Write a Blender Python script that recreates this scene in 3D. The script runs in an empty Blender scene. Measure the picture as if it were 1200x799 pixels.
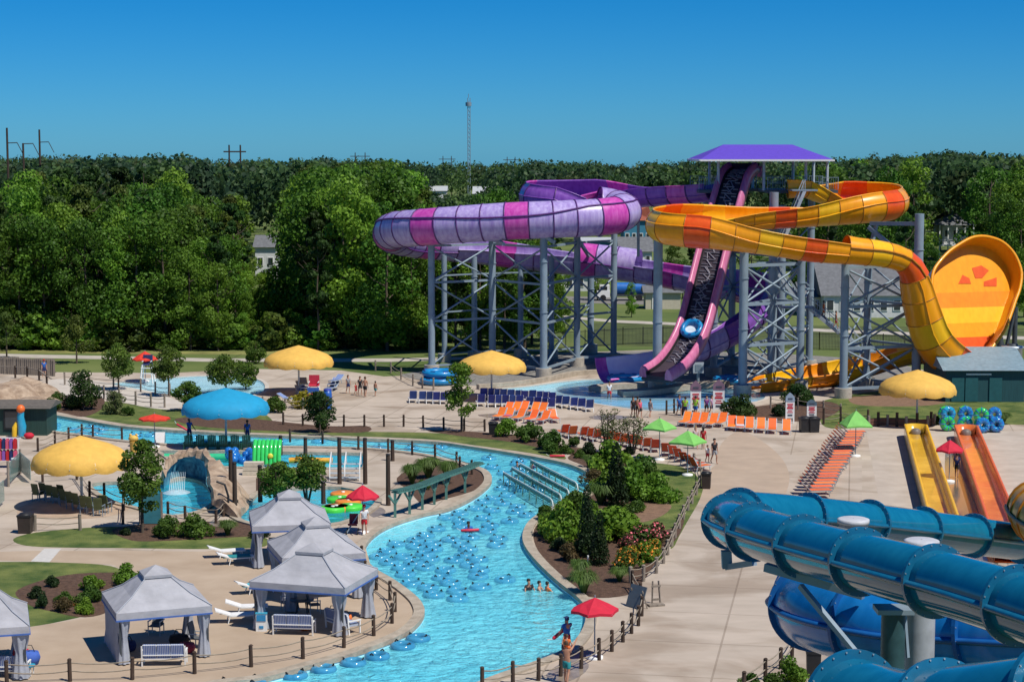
import bpy, bmesh, math, random
import numpy as np
from mathutils import Vector, Matrix
from mathutils.geometry import tessellate_polygon
R=math.radians; PI=math.pi
random.seed(7)
SC=bpy.context.scene; COL=SC.collection
# ---------------- camera, sky, sun, exposure ----------------
FPX=2200.0; CAMH=22.0; HZ=175.0; CX,CY=600.0,399.5      # focal length in photo pixels, eye height, horizon row
PITCH=math.atan((CY-HZ)/FPX)
cam=bpy.data.cameras.new('camera'); camo=bpy.data.objects.new('camera',cam); COL.objects.link(camo)
camo.location=(0,0,CAMH); camo.rotation_euler=(PI/2-PITCH,0,0)
cam.sensor_width=36; cam.lens=FPX/1200*36; cam.clip_start=.5; cam.clip_end=12000
SC.camera=camo
SUN_EL=R(58); SUN_AZ=math.atan2(.42,-.34)                 # azimuth clockwise from +Y
W=bpy.data.worlds.new('World'); SC.world=W; W.use_nodes=True
nt=W.node_tree; nt.nodes.clear()
sk=nt.nodes.new('ShaderNodeTexSky'); sk.sky_type='NISHITA'; sk.sun_disc=False
sk.sun_elevation=SUN_EL; sk.sun_rotation=SUN_AZ; sk.altitude=0; sk.air_density=.7; sk.dust_density=.15; sk.ozone_density=5
hs=nt.nodes.new('ShaderNodeHueSaturation'); hs.inputs['Saturation'].default_value=1.12; hs.inputs['Value'].default_value=1.0
tn=nt.nodes.new('ShaderNodeMix'); tn.data_type='RGBA'; tn.blend_type='MULTIPLY'; tn.inputs[0].default_value=1; tn.inputs[7].default_value=(.285,.625,.94,1)   # deep blue of the clear summer sky
bg=nt.nodes.new('ShaderNodeBackground'); bg.inputs[1].default_value=.09
wo=nt.nodes.new('ShaderNodeOutputWorld')
nt.links.new(sk.outputs[0],tn.inputs[6]); nt.links.new(tn.outputs[2],hs.inputs['Color']); nt.links.new(hs.outputs[0],bg.inputs[0]); nt.links.new(bg.outputs[0],wo.inputs[0])
sl=bpy.data.lights.new('sun','SUN'); sl.energy=4.6; sl.angle=R(.5); sl.color=(1,.95,.86)
so=bpy.data.objects.new('sun',sl); COL.objects.link(so)
SD=Vector((math.sin(SUN_AZ)*math.cos(SUN_EL),math.cos(SUN_AZ)*math.cos(SUN_EL),math.sin(SUN_EL)))
so.rotation_euler=SD.to_track_quat('Z','Y').to_euler()
SC.view_settings.view_transform='Standard'; SC.view_settings.look='None'; SC.view_settings.exposure=.08; SC.view_settings.gamma=1
SC.cycles.max_bounces=6; SC.cycles.transparent_max_bounces=10
# ---------------- placing ----------------
_f=Vector((0,math.cos(PITCH),-math.sin(PITCH))); _u=Vector((0,math.sin(PITCH),math.cos(PITCH))); _r=Vector((1,0,0))
def ray(px,py): return _f+_r*((px-CX)/FPX)+_u*((CY-py)/FPX)
def G(px,py,z=0.):
    d=ray(px,py); t=(z-CAMH)/d.z; return Vector((d.x*t,d.y*t,z))
def D(px,py,Y):
    d=ray(px,py); t=Y/d.y; return Vector((d.x*t,Y,CAMH+d.z*t))
def S(py): return (py-HZ)/CAMH                            # photo pixels per metre on a ground row
# ---------------- objects ----------------
def props(o,label=None,cat=None,group=None,kind=None):
    if label: o['label']=label
    if cat: o['category']=cat
    if group: o['group']=group
    if kind: o['kind']=kind
    return o
def T(name,label,cat,loc=(0,0,0),rz=0,group=None):
    o=bpy.data.objects.new(name,None); COL.objects.link(o); o.location=loc; o.rotation_euler=(0,0,rz); o.empty_display_size=.2
    return props(o,label,cat,group)
def link(name,me,parent=None,loc=(0,0,0),rz=0):
    o=bpy.data.objects.new(name,me); COL.objects.link(o); o.location=loc; o.rotation_euler=(0,0,rz)
    if parent: o.parent=parent
    return o
KIDS={}
def kids(o): return [c for c in o.children]
def dup(root,loc,rz=0,label=None,group=None,scale=None):
    def cp(o,par):
        c=o.copy(); COL.objects.link(c)
        if par: c.parent=par
        for k in o.children: cp(k,c)
        return c
    r=cp(root,None); r.location=loc; r.rotation_euler=(0,0,rz)
    if scale: r.scale=(scale,)*3
    if label: r['label']=label
    if group: r['group']=group
    return r
def spread(proto,spots,group=None):
    """spots: (loc, rz, label); the first moves the thing itself, the rest copy it"""
    out=[]
    for i,s in enumerate(spots):
        sc=s[3] if len(s)>3 else 1
        if i==0:
            o=proto; o.location=s[0]; o.rotation_euler=(0,0,s[1]); o['label']=s[2]; o.scale=(sc,)*3
            if group: o['group']=group
        else: o=dup(proto,s[0],s[1],s[2],group,sc)
        out.append(o)
    return out
ORD=['first','second','third','fourth','fifth','sixth','seventh','eighth','ninth','tenth','eleventh','twelfth','thirteenth','fourteenth','fifteenth','sixteenth','seventeenth','eighteenth','nineteenth','twentieth']
class MB:
    def __init__(s): s.v=[]; s.f=[]; s.mi=[]; s.sm=[]
    def add(s,vs,fs,m=0,smooth=False):
        b=len(s.v); s.v+= [tuple(v) for v in vs]
        for f in fs: s.f.append([b+i for i in f]); s.mi.append(m); s.sm.append(smooth)
        return s
    def box(s,c,d,rz=0,m=0,rx=0):
        M_=Matrix.Translation(c)@Matrix.Rotation(rz,4,'Z')@Matrix.Rotation(rx,4,'X'); x,y,z=d[0]/2,d[1]/2,d[2]/2
        vs=[M_@Vector(p) for p in ((-x,-y,-z),(x,-y,-z),(x,y,-z),(-x,y,-z),(-x,-y,z),(x,-y,z),(x,y,z),(-x,y,z))]
        return s.add(vs,[(0,3,2,1),(4,5,6,7),(0,1,5,4),(1,2,6,5),(2,3,7,6),(3,0,4,7)],m)
    def bar(s,p0,p1,w,h=None,m=0):
        p0=Vector(p0); p1=Vector(p1); h=h or w; t=(p1-p0).normalized()
        a=t.cross(Vector((0,0,1)));  a=a.normalized() if a.length>1e-4 else Vector((1,0,0)); b=a.cross(t)
        vs=[p+a*i*w/2+b*j*h/2 for p in (p0,p1) for i,j in ((-1,-1),(1,-1),(1,1),(-1,1))]
        return s.add(vs,[(0,3,2,1),(4,5,6,7),(0,1,5,4),(1,2,6,5),(2,3,7,6),(3,0,4,7)],m)
    def tube(s,path,r,n=6,cap=True,m=0,smooth=True,closed=False):
        path=[Vector(p) for p in path]; k=len(path); rs=r if isinstance(r,(list,tuple)) else [r]*k
        rings=[]; a=None
        for i,p in enumerate(path):
            if closed: t=path[(i+1)%k]-path[i-1]
            else: t=path[min(i+1,k-1)]-path[max(i-1,0)]
            t.normalize()
            if a is None:
                a=t.cross(Vector((0,0,1)))
                if a.length<1e-3: a=Vector((1,0,0))
            a=(a-t*a.dot(t)).normalized(); b=t.cross(a)
            rings+=[p+(a*math.cos(2*PI*j/n)+b*math.sin(2*PI*j/n))*rs[i] for j in range(n)]
        fs=[]
        for i in range(k if closed else k-1):
            i2=(i+1)%k
            for j in range(n): fs.append((i*n+j,i*n+(j+1)%n,i2*n+(j+1)%n,i2*n+j))
        s.add(rings,fs,m,smooth)
        if cap and not closed:
            s.add(rings[:n],[tuple(range(n-1,-1,-1))],m); s.add(rings[-n:],[tuple(range(n))],m)
        return s
    def cyl(s,p0,p1,r0,r1=None,n=8,cap=True,m=0): return s.tube([p0,p1],[r0,r0 if r1 is None else r1],n,cap,m)
    def lathe(s,prof,n=24,c=(0,0,0),m=0,smooth=True,mod=None,a0=0,a1=2*PI):
        c=Vector(c); vs=[]; full=abs(a1-a0-2*PI)<1e-6; k=n if full else n+1
        for i,(r,z) in enumerate(prof):
            for j in range(k):
                a=a0+(a1-a0)*j/n; rr,zz=(r,z) if mod is None else mod(r,z,a,i)
                vs.append(c+Vector((rr*math.cos(a),rr*math.sin(a),zz)))
        fs=[(i*k+j,i*k+(j+1)%k,(i+1)*k+(j+1)%k,(i+1)*k+j) for i in range(len(prof)-1) for j in range(n)]
        return s.add(vs,fs,m,smooth)
    def prism(s,pts,z0,z1,m=0):
        n=len(pts); tri=tessellate_polygon([[Vector((p[0],p[1],0)) for p in pts]])
        vs=[(p[0],p[1],z1) for p in pts]+[(p[0],p[1],z0) for p in pts]
        fs=[]
        for t in tri:
            a,b,c=[Vector((pts[i][0],pts[i][1],0)) for i in t]
            t=tuple(t) if (b-a).cross(c-a).z>0 else tuple(reversed(t))
            fs+=[t,tuple(n+i for i in reversed(t))]
        fs+=[(i,(i+1)%n,n+(i+1)%n,n+i) for i in range(n)]
        return s.add(vs,fs,m)
    def ball(s,c,r,n=8,sq=(1,1,1),m=0):
        c=Vector(c); vs=[]; h=n//2+1
        for i in range(h+1):
            th=PI*i/h
            for j in range(n): vs.append(c+Vector((math.sin(th)*math.cos(2*PI*j/n)*r*sq[0],math.sin(th)*math.sin(2*PI*j/n)*r*sq[1],math.cos(th)*r*sq[2])))
        fs=[(i*n+j,(i+1)*n+j,(i+1)*n+(j+1)%n,i*n+(j+1)%n) for i in range(h) for j in range(n)]
        return s.add(vs,fs,m,True)
    def me(s,name,mats):
        me=bpy.data.meshes.new(name); me.from_pydata(s.v,[],s.f)
        for x in (mats if isinstance(mats,(list,tuple)) else [mats]): me.materials.append(x)
        me.polygons.foreach_set('material_index',s.mi); me.polygons.foreach_set('use_smooth',s.sm); me.update(); return me
    def build(s,name,mats,parent=None,loc=(0,0,0),rz=0,kind=None):
        o=link(name,s.me(name,mats),parent,loc,rz)
        if kind: o['kind']=kind
        return o
def catmull(P,n=8,closed=False):
    P=[Vector(p) for p in P]; k=len(P); out=[]
    for i in range(k if closed else k-1):
        g=lambda j: P[j%k] if closed else P[max(0,min(k-1,j))]
        p0,p1,p2,p3=g(i-1),g(i),g(i+1),g(i+2)
        for q in range(n):
            t=q/n; out.append(.5*((2*p1)+(p2-p0)*t+(2*p0-5*p1+4*p2-p3)*t*t+(3*p1-p0-3*p2+p3)*t**3))
    if not closed: out.append(P[-1])
    return out
def resample(path,step):
    L=[0]
    for a,b in zip(path,path[1:]): L.append(L[-1]+(b-a).length)
    n=max(1,round(L[-1]/step)); out=[]; j=0
    for i in range(n+1):
        d=L[-1]*i/n
        while j<len(L)-2 and L[j+1]<d: j+=1
        out.append(path[j].lerp(path[j+1],(d-L[j])/max(1e-9,L[j+1]-L[j])))
    return out
def sheet(name,polys,mat,z,kind='structure'):
    """flat sheet from ground outlines; polys[0] outer, the rest holes"""
    tri=tessellate_polygon([[Vector((p[0],p[1],0)) for p in q] for q in polys]); flat=[p for q in polys for p in q]
    m=MB(); vs=[(p[0],p[1],z) for p in flat]; fs=[]
    for t in tri:
        a,b,c=[Vector((flat[i][0],flat[i][1],0)) for i in t]
        fs.append(tuple(t) if (b-a).cross(c-a).z>0 else tuple(reversed(t)))
    m.add(vs,fs); return m.build(name,mat,kind=kind)
def px2g(pts,z=0): return [G(x,y,z) for x,y in pts]
def smoothpoly(pts,n=4): return catmull(px2g(pts),n,True)
def area(p): return sum(a.x*b.y-b.x*a.y for a,b in zip(p,p[1:]+p[:1]))/2
def offset(p,d):
    if area(p)<0: d=-d
    out=[]
    for i in range(len(p)):
        t=(p[(i+1)%len(p)]-p[i-1]); t.z=0; t.normalize(); out.append(p[i]+Vector((t.y,-t.x,0))*d)
    return out
# ---------------- materials ----------------
MATS={}
def mat(name,col,rough=.6,var=.12,scale=3.,bump=0.,bscale=None,metal=0,spec=.4,col2=None,objrand=0.,coat=0,alpha=1,slab=0,stretch=None,detail=4,trans=0):
    if name in MATS: return MATS[name]
    m=bpy.data.materials.new(name); MATS[name]=m; m.use_nodes=True; n=m.node_tree; L=n.links; b=n.nodes['Principled BSDF']
    b.inputs['Roughness'].default_value=rough; b.inputs['Metallic'].default_value=metal; b.inputs['Specular IOR Level'].default_value=spec
    b.inputs['Coat Weight'].default_value=coat; b.inputs['Alpha'].default_value=alpha
    c=Vector(col); lo=[max(0,x*(1-var)) for x in c]; hi=[min(1,x*(1+var)) for x in c]
    if col2: lo,hi=list(col),list(col2)
    tc=n.nodes.new('ShaderNodeTexCoord'); mp=n.nodes.new('ShaderNodeMapping'); L.new(tc.outputs['Object'],mp.inputs[0])
    if stretch: mp.inputs['Scale'].default_value=stretch
    nz=n.nodes.new('ShaderNodeTexNoise'); nz.inputs['Scale'].default_value=scale; nz.inputs['Detail'].default_value=detail; nz.inputs['Roughness'].default_value=.6; L.new(mp.outputs[0],nz.inputs['Vector'])
    rp=n.nodes.new('ShaderNodeValToRGB'); rp.color_ramp.elements[0].position=.32; rp.color_ramp.elements[1].position=.68
    rp.color_ramp.elements[0].color=(*lo,1); rp.color_ramp.elements[1].color=(*hi,1); L.new(nz.outputs['Fac'],rp.inputs[0])
    out=rp.outputs[0]
    if objrand:
        oi=n.nodes.new('ShaderNodeObjectInfo'); h=n.nodes.new('ShaderNodeHueSaturation'); mr=n.nodes.new('ShaderNodeMapRange'); mr.inputs[3].default_value=1-objrand; mr.inputs[4].default_value=1+objrand
        L.new(oi.outputs['Random'],mr.inputs[0]); L.new(mr.outputs[0],h.inputs['Value']); L.new(out,h.inputs['Color'])
        mh=n.nodes.new('ShaderNodeMapRange'); mh.inputs[3].default_value=.5-objrand*.05; mh.inputs[4].default_value=.5+objrand*.05
        mm=n.nodes.new('ShaderNodeMath'); mm.operation='FRACT'; m2=n.nodes.new('ShaderNodeMath'); m2.operation='MULTIPLY'; m2.inputs[1].default_value=7.3
        L.new(oi.outputs['Random'],m2.inputs[0]); L.new(m2.outputs[0],mm.inputs[0]); L.new(mm.outputs[0],mh.inputs[0]); L.new(mh.outputs[0],h.inputs['Hue'])
        out=h.outputs[0]
    if slab:                                    # faint joints between poured slabs and soft old water stains
        bk=n.nodes.new('ShaderNodeTexBrick'); bk.offset=0; bk.inputs['Scale'].default_value=1; bk.inputs['Brick Width'].default_value=slab; bk.inputs['Row Height'].default_value=slab; bk.inputs['Mortar Size'].default_value=.05
        bk.inputs['Color1'].default_value=(1,1,1,1); bk.inputs['Color2'].default_value=(.94,.94,.94,1); bk.inputs['Mortar'].default_value=(.70,.68,.66,1)
        rm_=n.nodes.new('ShaderNodeMapping'); rm_.inputs['Rotation'].default_value=(0,0,.18); L.new(tc.outputs['Object'],rm_.inputs[0]); L.new(rm_.outputs[0],bk.inputs['Vector'])
        sn=n.nodes.new('ShaderNodeTexNoise'); sn.inputs['Scale'].default_value=.16; sn.inputs['Detail'].default_value=7; sn.inputs['Distortion'].default_value=1.2; L.new(tc.outputs['Object'],sn.inputs['Vector'])
        sr=n.nodes.new('ShaderNodeValToRGB'); sr.color_ramp.elements[0].position=.36; sr.color_ramp.elements[0].color=(.74,.70,.66,1); sr.color_ramp.elements[1].position=.50; sr.color_ramp.elements[1].color=(1,1,1,1); L.new(sn.outputs['Fac'],sr.inputs[0])
        for q in (bk.outputs['Color'],sr.outputs[0]):
            mq=n.nodes.new('ShaderNodeMix'); mq.data_type='RGBA'; mq.blend_type='MULTIPLY'; mq.inputs[0].default_value=1; L.new(out,mq.inputs[6]); L.new(q,mq.inputs[7]); out=mq.outputs[2]
    L.new(out,b.inputs['Base Color'])
    if bump:
        bz=n.nodes.new('ShaderNodeTexNoise'); bz.inputs['Scale'].default_value=bscale or scale*4; bz.inputs['Detail'].default_value=5; L.new(mp.outputs[0],bz.inputs['Vector'])
        bp=n.nodes.new('ShaderNodeBump'); bp.inputs['Strength'].default_value=bump; bp.inputs['Distance'].default_value=.1; L.new(bz.outputs['Fac'],bp.inputs['Height']); L.new(bp.outputs[0],b.inputs['Normal'])
    if trans:
        tr=n.nodes.new('ShaderNodeBsdfTranslucent'); mx=n.nodes.new('ShaderNodeMixShader'); mx.inputs[0].default_value=trans
        L.new(out,tr.inputs[0]); L.new(b.outputs[0],mx.inputs[1]); L.new(tr.outputs[0],mx.inputs[2]); L.new(mx.outputs[0],n.nodes['Material Output'].inputs[0])
    return m
def leafmat(name,a,b_,rnd=.3): return mat(name,a,.55,scale=.9,col2=b_,objrand=rnd,trans=.38,spec=.25,detail=2)
def watermat(name,col,deep,sc,strength,op=.45,rip=.5,tint=(.45,.88,.95),ior=1.33):
    m=bpy.data.materials.new(name); m.use_nodes=True; n=m.node_tree; L=n.links; n.nodes.remove(n.nodes['Principled BSDF'])
    tc=n.nodes.new('ShaderNodeTexCoord'); nz=n.nodes.new('ShaderNodeTexNoise'); nz.inputs['Scale'].default_value=sc; nz.inputs['Detail'].default_value=5; nz.inputs['Distortion'].default_value=rip; L.new(tc.outputs['Object'],nz.inputs['Vector'])
    vo=n.nodes.new('ShaderNodeTexVoronoi'); vo.feature='SMOOTH_F1'; vo.inputs['Scale'].default_value=sc*.62; va=n.nodes.new('ShaderNodeVectorMath'); va.operation='MULTIPLY_ADD'; va.inputs[1].default_value=(.5,.5,.5); L.new(nz.outputs['Color'],va.inputs[0]); L.new(tc.outputs['Object'],va.inputs[2]); L.new(va.outputs[0],vo.inputs['Vector'])
    ad=n.nodes.new('ShaderNodeMath'); ad.operation='MULTIPLY_ADD'; ad.inputs[1].default_value=.9; L.new(vo.outputs['Distance'],ad.inputs[0]); L.new(nz.outputs['Fac'],ad.inputs[2])
    bp=n.nodes.new('ShaderNodeBump'); bp.inputs['Strength'].default_value=strength; bp.inputs['Distance'].default_value=.35; L.new(ad.outputs[0],bp.inputs['Height'])
    df=n.nodes.new('ShaderNodeBsdfDiffuse'); L.new(bp.outputs[0],df.inputs['Normal'])
    n2=n.nodes.new('ShaderNodeTexNoise'); n2.inputs['Scale'].default_value=.15; L.new(tc.outputs['Object'],n2.inputs['Vector'])
    rp=n.nodes.new('ShaderNodeValToRGB'); rp.color_ramp.elements[0].color=(*deep,1); rp.color_ramp.elements[1].color=(*col,1); rp.color_ramp.elements[0].position=.35; rp.color_ramp.elements[1].position=.65
    L.new(n2.outputs['Fac'],rp.inputs[0]); L.new(rp.outputs[0],df.inputs['Color'])
    tr=n.nodes.new('ShaderNodeBsdfTransparent'); tr.inputs[0].default_value=(*tint,1)
    mx=n.nodes.new('ShaderNodeMixShader'); mx.inputs[0].default_value=op; L.new(tr.outputs[0],mx.inputs[1]); L.new(df.outputs[0],mx.inputs[2])
    gl=n.nodes.new('ShaderNodeBsdfGlossy'); gl.inputs['Roughness'].default_value=.06; L.new(bp.outputs[0],gl.inputs['Normal'])
    fr=n.nodes.new('ShaderNodeFresnel'); fr.inputs['IOR'].default_value=ior; L.new(bp.outputs[0],fr.inputs['Normal'])
    m2=n.nodes.new('ShaderNodeMixShader'); L.new(fr.outputs[0],m2.inputs[0]); L.new(mx.outputs[0],m2.inputs[1]); L.new(gl.outputs[0],m2.inputs[2])
    L.new(m2.outputs[0],n.nodes['Material Output'].inputs[0]); return m
CONC=mat('concrete_tan',(.40,.33,.26),.85,scale=.35,col2=(.52,.44,.36),bump=.15,bscale=30,detail=8,slab=4.2)
CONC2=mat('concrete_grey_tan',(.46,.41,.35),.85,scale=.5,col2=(.56,.51,.45),bump=.15,bscale=30,detail=8)
PATHC=mat('walkway_concrete',(.40,.335,.27),.85,scale=.5,col2=(.50,.42,.345),bump=.1,bscale=30,stretch=(.5,1.2,1),detail=8,slab=5.5)
BRN=mat('brown_paving',(.40,.30,.22),.85,.18,scale=1.2,bump=.15,bscale=40)
COPE=mat('coping_stone',(.30,.25,.19),.8,scale=1.6,col2=(.45,.39,.31),bump=.5,bscale=6)
GRASS=mat('lawn_grass',(.035,.08,.010),.9,scale=.55,col2=(.19,.215,.055),bump=.8,bscale=20,detail=9)
FIELD=mat('field_grass',(.06,.105,.018),.9,scale=.06,col2=(.15,.18,.05),bump=.5,bscale=6,detail=9)
MULCH=mat('mulch',(.06,.032,.02),.95,scale=4,col2=(.15,.085,.055),bump=.9,bscale=18,detail=8)
GRAVEL=mat('gravel',(.15,.145,.135),.95,scale=1.5,col2=(.29,.275,.25),bump=.8,bscale=14,detail=9)
ROAD=mat('pale_road',(.42,.38,.33),.9,.15,scale=.6)
STEEL=mat('galvanised_blue_grey_steel',(.24,.31,.37),.5,.12,scale=.8,metal=.15)
STEELL=mat('pale_steel',(.48,.54,.58),.45,.1,metal=.2)
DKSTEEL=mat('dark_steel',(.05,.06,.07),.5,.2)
PLINTH=mat('plinth_concrete',(.42,.38,.32),.9,.15,bump=.3,scale=3)
WOOD=mat('weathered_wood',(.16,.11,.075),.85,.3,scale=5,bump=.4,stretch=(1,1,.2))
WOODD=mat('dark_wood',(.055,.035,.025),.85,.3,scale=6,bump=.4,stretch=(1,1,.2))
WOODG=mat('grey_wood',(.24,.20,.16),.85,.25,scale=5,bump=.4,stretch=(1,1,.2))
ROPE=mat('rope',(.28,.235,.18),.9,.2)
WHITE=mat('white_paint',(.78,.78,.76),.5,.05)
WHITEV=mat('white_fabric',(.72,.72,.72),.7,.06)
BLACK=mat('black_plastic',(.02,.02,.022),.45,.2)
BARK=mat('bark',(.10,.075,.055),.9,.35,scale=6,bump=.6,stretch=(1,1,.3))
YELF=mat('yellow_canvas',(.82,.49,.10),.75,.1,scale=1.5,bump=.35,bscale=2.5,trans=.15)
BLUF=mat('turquoise_canvas',(.015,.33,.58),.75,.08,scale=1.5,trans=.15)
REDF=mat('red_canvas',(.62,.02,.05),.75,.08,trans=.15)
REDO=mat('orange_red_canvas',(.72,.05,.025),.75,.08,trans=.15)
GRNF=mat('lime_canvas',(.22,.58,.13),.75,.08,trans=.15)
GRYF=mat('grey_canvas',(.385,.385,.415),.8,.14,scale=1.1,bump=.35,bscale=2.2,trans=.08)
GRYC=mat('grey_curtain',(.34,.36,.41),.8,.1,scale=3,bump=.1)
BTRIM=mat('blue_trim',(.06,.13,.38),.6)
NAVY=mat('navy_sling',(.03,.065,.30),.6,.15,objrand=.25)
ORSL=mat('orange_sling',(.82,.17,.025),.6,.12,objrand=.18)
ROSL=mat('rust_orange_sling',(.60,.10,.03),.6,.12,objrand=.2)
DGRN=mat('dark_green_paint',(.015,.075,.05),.5,.2)
TEALW=mat('teal_green_boards',(.08,.20,.17),.6,.2,scale=2)
OLIVE=mat('olive_sling',(.10,.12,.045),.6,.2)
# ---------------- ground, pools, river ----------------
RIV=smoothpoly([(-40,468),(50,484.5),(100,493.5),(140,500),(200,505),(300,510.5),(400,514),(500,518),(550,524),(625,536),(667,545),(690,556),(697,566),(690,575),(670,584),(645,595),(630,604),(617,616),(613,634),(625,654),(650,679),(675,699),(686,712),(687,726),(682,741),(670,756),(650,768),(612,782),(575,795),(540,812),(480,860),(300,900),(180,840),(240,806),(307,796),(362,781),(400,771),(430,761),(457,751),(482,738),(496,722),(495,710),(485,698),(462,681),(440,668),(429,656),(428,641),(440,626),(462,614),(497,603),(525,597),(550,586),(570,572),(576,562),(570,552),(550,545),(525,539),(500,533),(450,527),(400,524.5),(300,523),(200,521),(140,516),(100,510.5),(50,504),(-40,490)],4)
MIDP=px2g([(186,529),(260,529.5),(427,532),(425,549),(330,549),(260,547.5),(205,541)])
GROT=smoothpoly([(107,570),(125,566),(160,566),(195,564),(215,561),(238,567),(250,584),(238,597),(210,604),(190,603),(160,595),(130,587)],4)
FLOATP=smoothpoly([(277,606),(292,590),(308,577),(350,573),(400,572),(437,583),(437,593),(415,607),(385,615),(320,618)],3)
SPLASH=smoothpoly([(118,452),(150,446.5),(200,442),(260,440),(300,444),(311,453),(300,462),(255,465),(200,462),(155,458)],4)
EXITP=smoothpoly([(572,457),(620,452),(665,446),(700,444),(745,445),(800,448),(840,453),(890,460),(888,470),(800,481),(750,480),(700,473),(650,464),(600,461)],4)
PARK=px2g([(-150,426),(0,427),(60,436),(200,437),(290,432),(400,434),(450,441),(475,440),(500,436),(560,424),(640,414),(760,410),(900,414),(1000,420),(1060,428),(1110,440),(1350,452),(1500,1100),(-300,1100)])
B=5000; FAR=1500
sheet('ground',[[Vector((-B,-600,0)),Vector((B,-600,0)),Vector((B,FAR,0)),Vector((-B,FAR,0))],PARK],FIELD,0)
holes=[RIV,MIDP,GROT,FLOATP,SPLASH,EXITP]
sheet('pool_deck',[PARK]+holes,CONC,.0)
RIVW=watermat('river_water',(.24,.84,.97),(.15,.74,.92),2.6,.8,.6,.6,(.66,.97,1.))
POOLW=watermat('pool_water',(.06,.55,.74),(.04,.47,.66),1.6,.5,.4,.5,(.45,.88,.95),1.25)
PALEW=watermat('shallow_water',(.55,.82,.92),(.40,.74,.90),1.2,.2,.42,.5,(.8,.96,1.),1.1)
FLOORB=mat('pool_floor_blue',(.46,.80,.88),.8,scale=.8,col2=(.62,.88,.94))
FLOORP=mat('pool_floor_pale',(.74,.80,.83),.8,.06,scale=.5)
FLOORD=mat('pool_floor_deep_blue',(.01,.30,.58),.8,.12,scale=.4)
def pool(name,pts,wm,fm,wz=-.2,depth=1.0,cw=.45,cm=COPE,ch=.10):
    m=MB(); n=len(pts); P=pts if area(pts)>0 else list(reversed(pts))
    vs=[(p.x,p.y,ch-.02) for p in P]+[(p.x,p.y,-depth) for p in P]
    m.add(vs,[(i,n+i,n+(i+1)%n,(i+1)%n) for i in range(n)]); m.build(name+'_basin_wall',FLOORB,kind='structure')
    sheet(name+'_floor',[P],fm,-depth)
    sheet(name+'_water',[P],wm,wz)
    if cw:
        o=offset(P,cw); i_=offset(P,-.03); k=MB()
        vs=[(p.x,p.y,-.02) for p in o]+[(p.x,p.y,ch) for p in o]+[(p.x,p.y,ch) for p in i_]+[(p.x,p.y,-.12) for p in i_]
        k.add(vs,[(r*n+i,r*n+(i+1)%n,(r+1)*n+(i+1)%n,(r+1)*n+i) for r in range(3) for i in range(n)]); k.build(name+'_coping',cm,kind='structure')
pool('river',RIV,RIVW,FLOORB,-.22,1.0,.5)
pool('raft_pool',MIDP,POOLW,FLOORB,-.15,.9,.4)
pool('grotto_pool',GROT,POOLW,FLOORB,-.12,.9,.35)
pool('float_pool',FLOATP,POOLW,FLOORB,-.12,.9,.4)
pool('splash_pool',SPLASH,PALEW,FLOORP,-.05,.2,.35,CONC2,.02)
pool('slide_pool',EXITP,PALEW,FLOORP,-.06,.5,.3,CONC2,.02)
sheet('slide_pool_deep_floor',[smoothpoly([(655,461),(690,450),(745,449),(830,456),(880,463),(880,468),(800,476),(750,473),(690,469)],4)],FLOORD,-.3)
# stone coping wall on the far side of the slide pool
def kerb(name,pxs,w,h,m):
    P=catmull(px2g(pxs),5); k=MB(); n=len(P); L_=[];
    for i,p in enumerate(P):
        t=P[min(i+1,n-1)]-P[max(i-1,0)]; t.z=0; t.normalize(); q=Vector((-t.y,t.x,0))*w/2; L_+=[p-q,p-q+Vector((0,0,h)),p+q+Vector((0,0,h)),p+q]
    k.add(L_,[(4*i+j,4*i+j+1,4*i+5+j,4*i+4+j) for i in range(n-1) for j in range(3)]+[(0,3,2,1),(4*n-4,4*n-3,4*n-2,4*n-1)])
    return k.build(name,m,kind='structure')
kerb('pool_kerb',[(560,456),(600,453),(640,447),(675,440),(712,438)],.6,.45,COPE)
kerb('pool_kerb',[(727,464),(760,462),(810,455),(850,452)],1.5,.5,COPE)
kerb('pool_kerb',[(697,459),(705,457),(735,455),(762,454)],1.2,.5,COPE)
# lawns, beds, paths, gravel
def patch(name,pxs,m,z,n=4,sm=True): return sheet(name,[smoothpoly(pxs,n) if sm else px2g(pxs)],m,z)
def cliff(P): return P
patch('gravel_pad',[(470,441),(500,434),(560,426),(640,416),(760,411),(900,414),(1000,420),(1060,428),(1075,440),(1000,447),(930,456),(850,449),(740,438),(690,436),(640,445),(560,452)],GRAVEL,.004)
patch('bank_lawn',[(45,475),(120,470),(200,479),(300,482),(330,499),(400,505),(500,507),(600,513),(650,528),(662,538),(620,530.5),(548,520.5),(500,514.5),(400,510.5),(300,507),(200,501),(130,494)],GRASS,.004)
patch('mulch_bed',[(54,478),(75,468),(118,465),(120,478),(100,488),(80,485)],MULCH,.008)
patch('mulch_bed',[(205,491),(240,488),(300,491),(380,499),(430,499),(420,507),(300,504),(230,499)],MULCH,.008)
patch('mulch_bed',[(500,504),(560,506),(625,512),(655,522),(690,526),(700,535),(670,533),(600,518),(540,511)],MULCH,.008)
patch('garden_bed',[(665,536),(690,528),(735,536),(760,545),(775,560),(775,590),(800,600),(797,625),(775,650),(752,683),(735,697),(690,699),(665,680),(645,662),(628,640),(626,620),(640,607),(665,593),(690,583),(706,568),(702,556),(685,546)],MULCH,.008)
patch('garden_lawn',[(735,542),(790,545),(815,556),(819,570),(812,588),(800,605),(790,618),(765,622),(748,618),(755,608),(778,598),(785,590),(770,580),(762,562)],GRASS,.012)
patch('dirt_patch',[(732,602),(750,592),(775,590),(787,593),(778,603),(758,611),(738,612)],mat('bare_soil',(.20,.12,.075),.95,.2,scale=2,bump=.5),.016)
patch('grass_verge',[(821,556),(826,562),(820,585),(806,610),(796,628),(790,640),(786,640),(798,612),(812,585),(819,570)],GRASS,.005)
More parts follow.
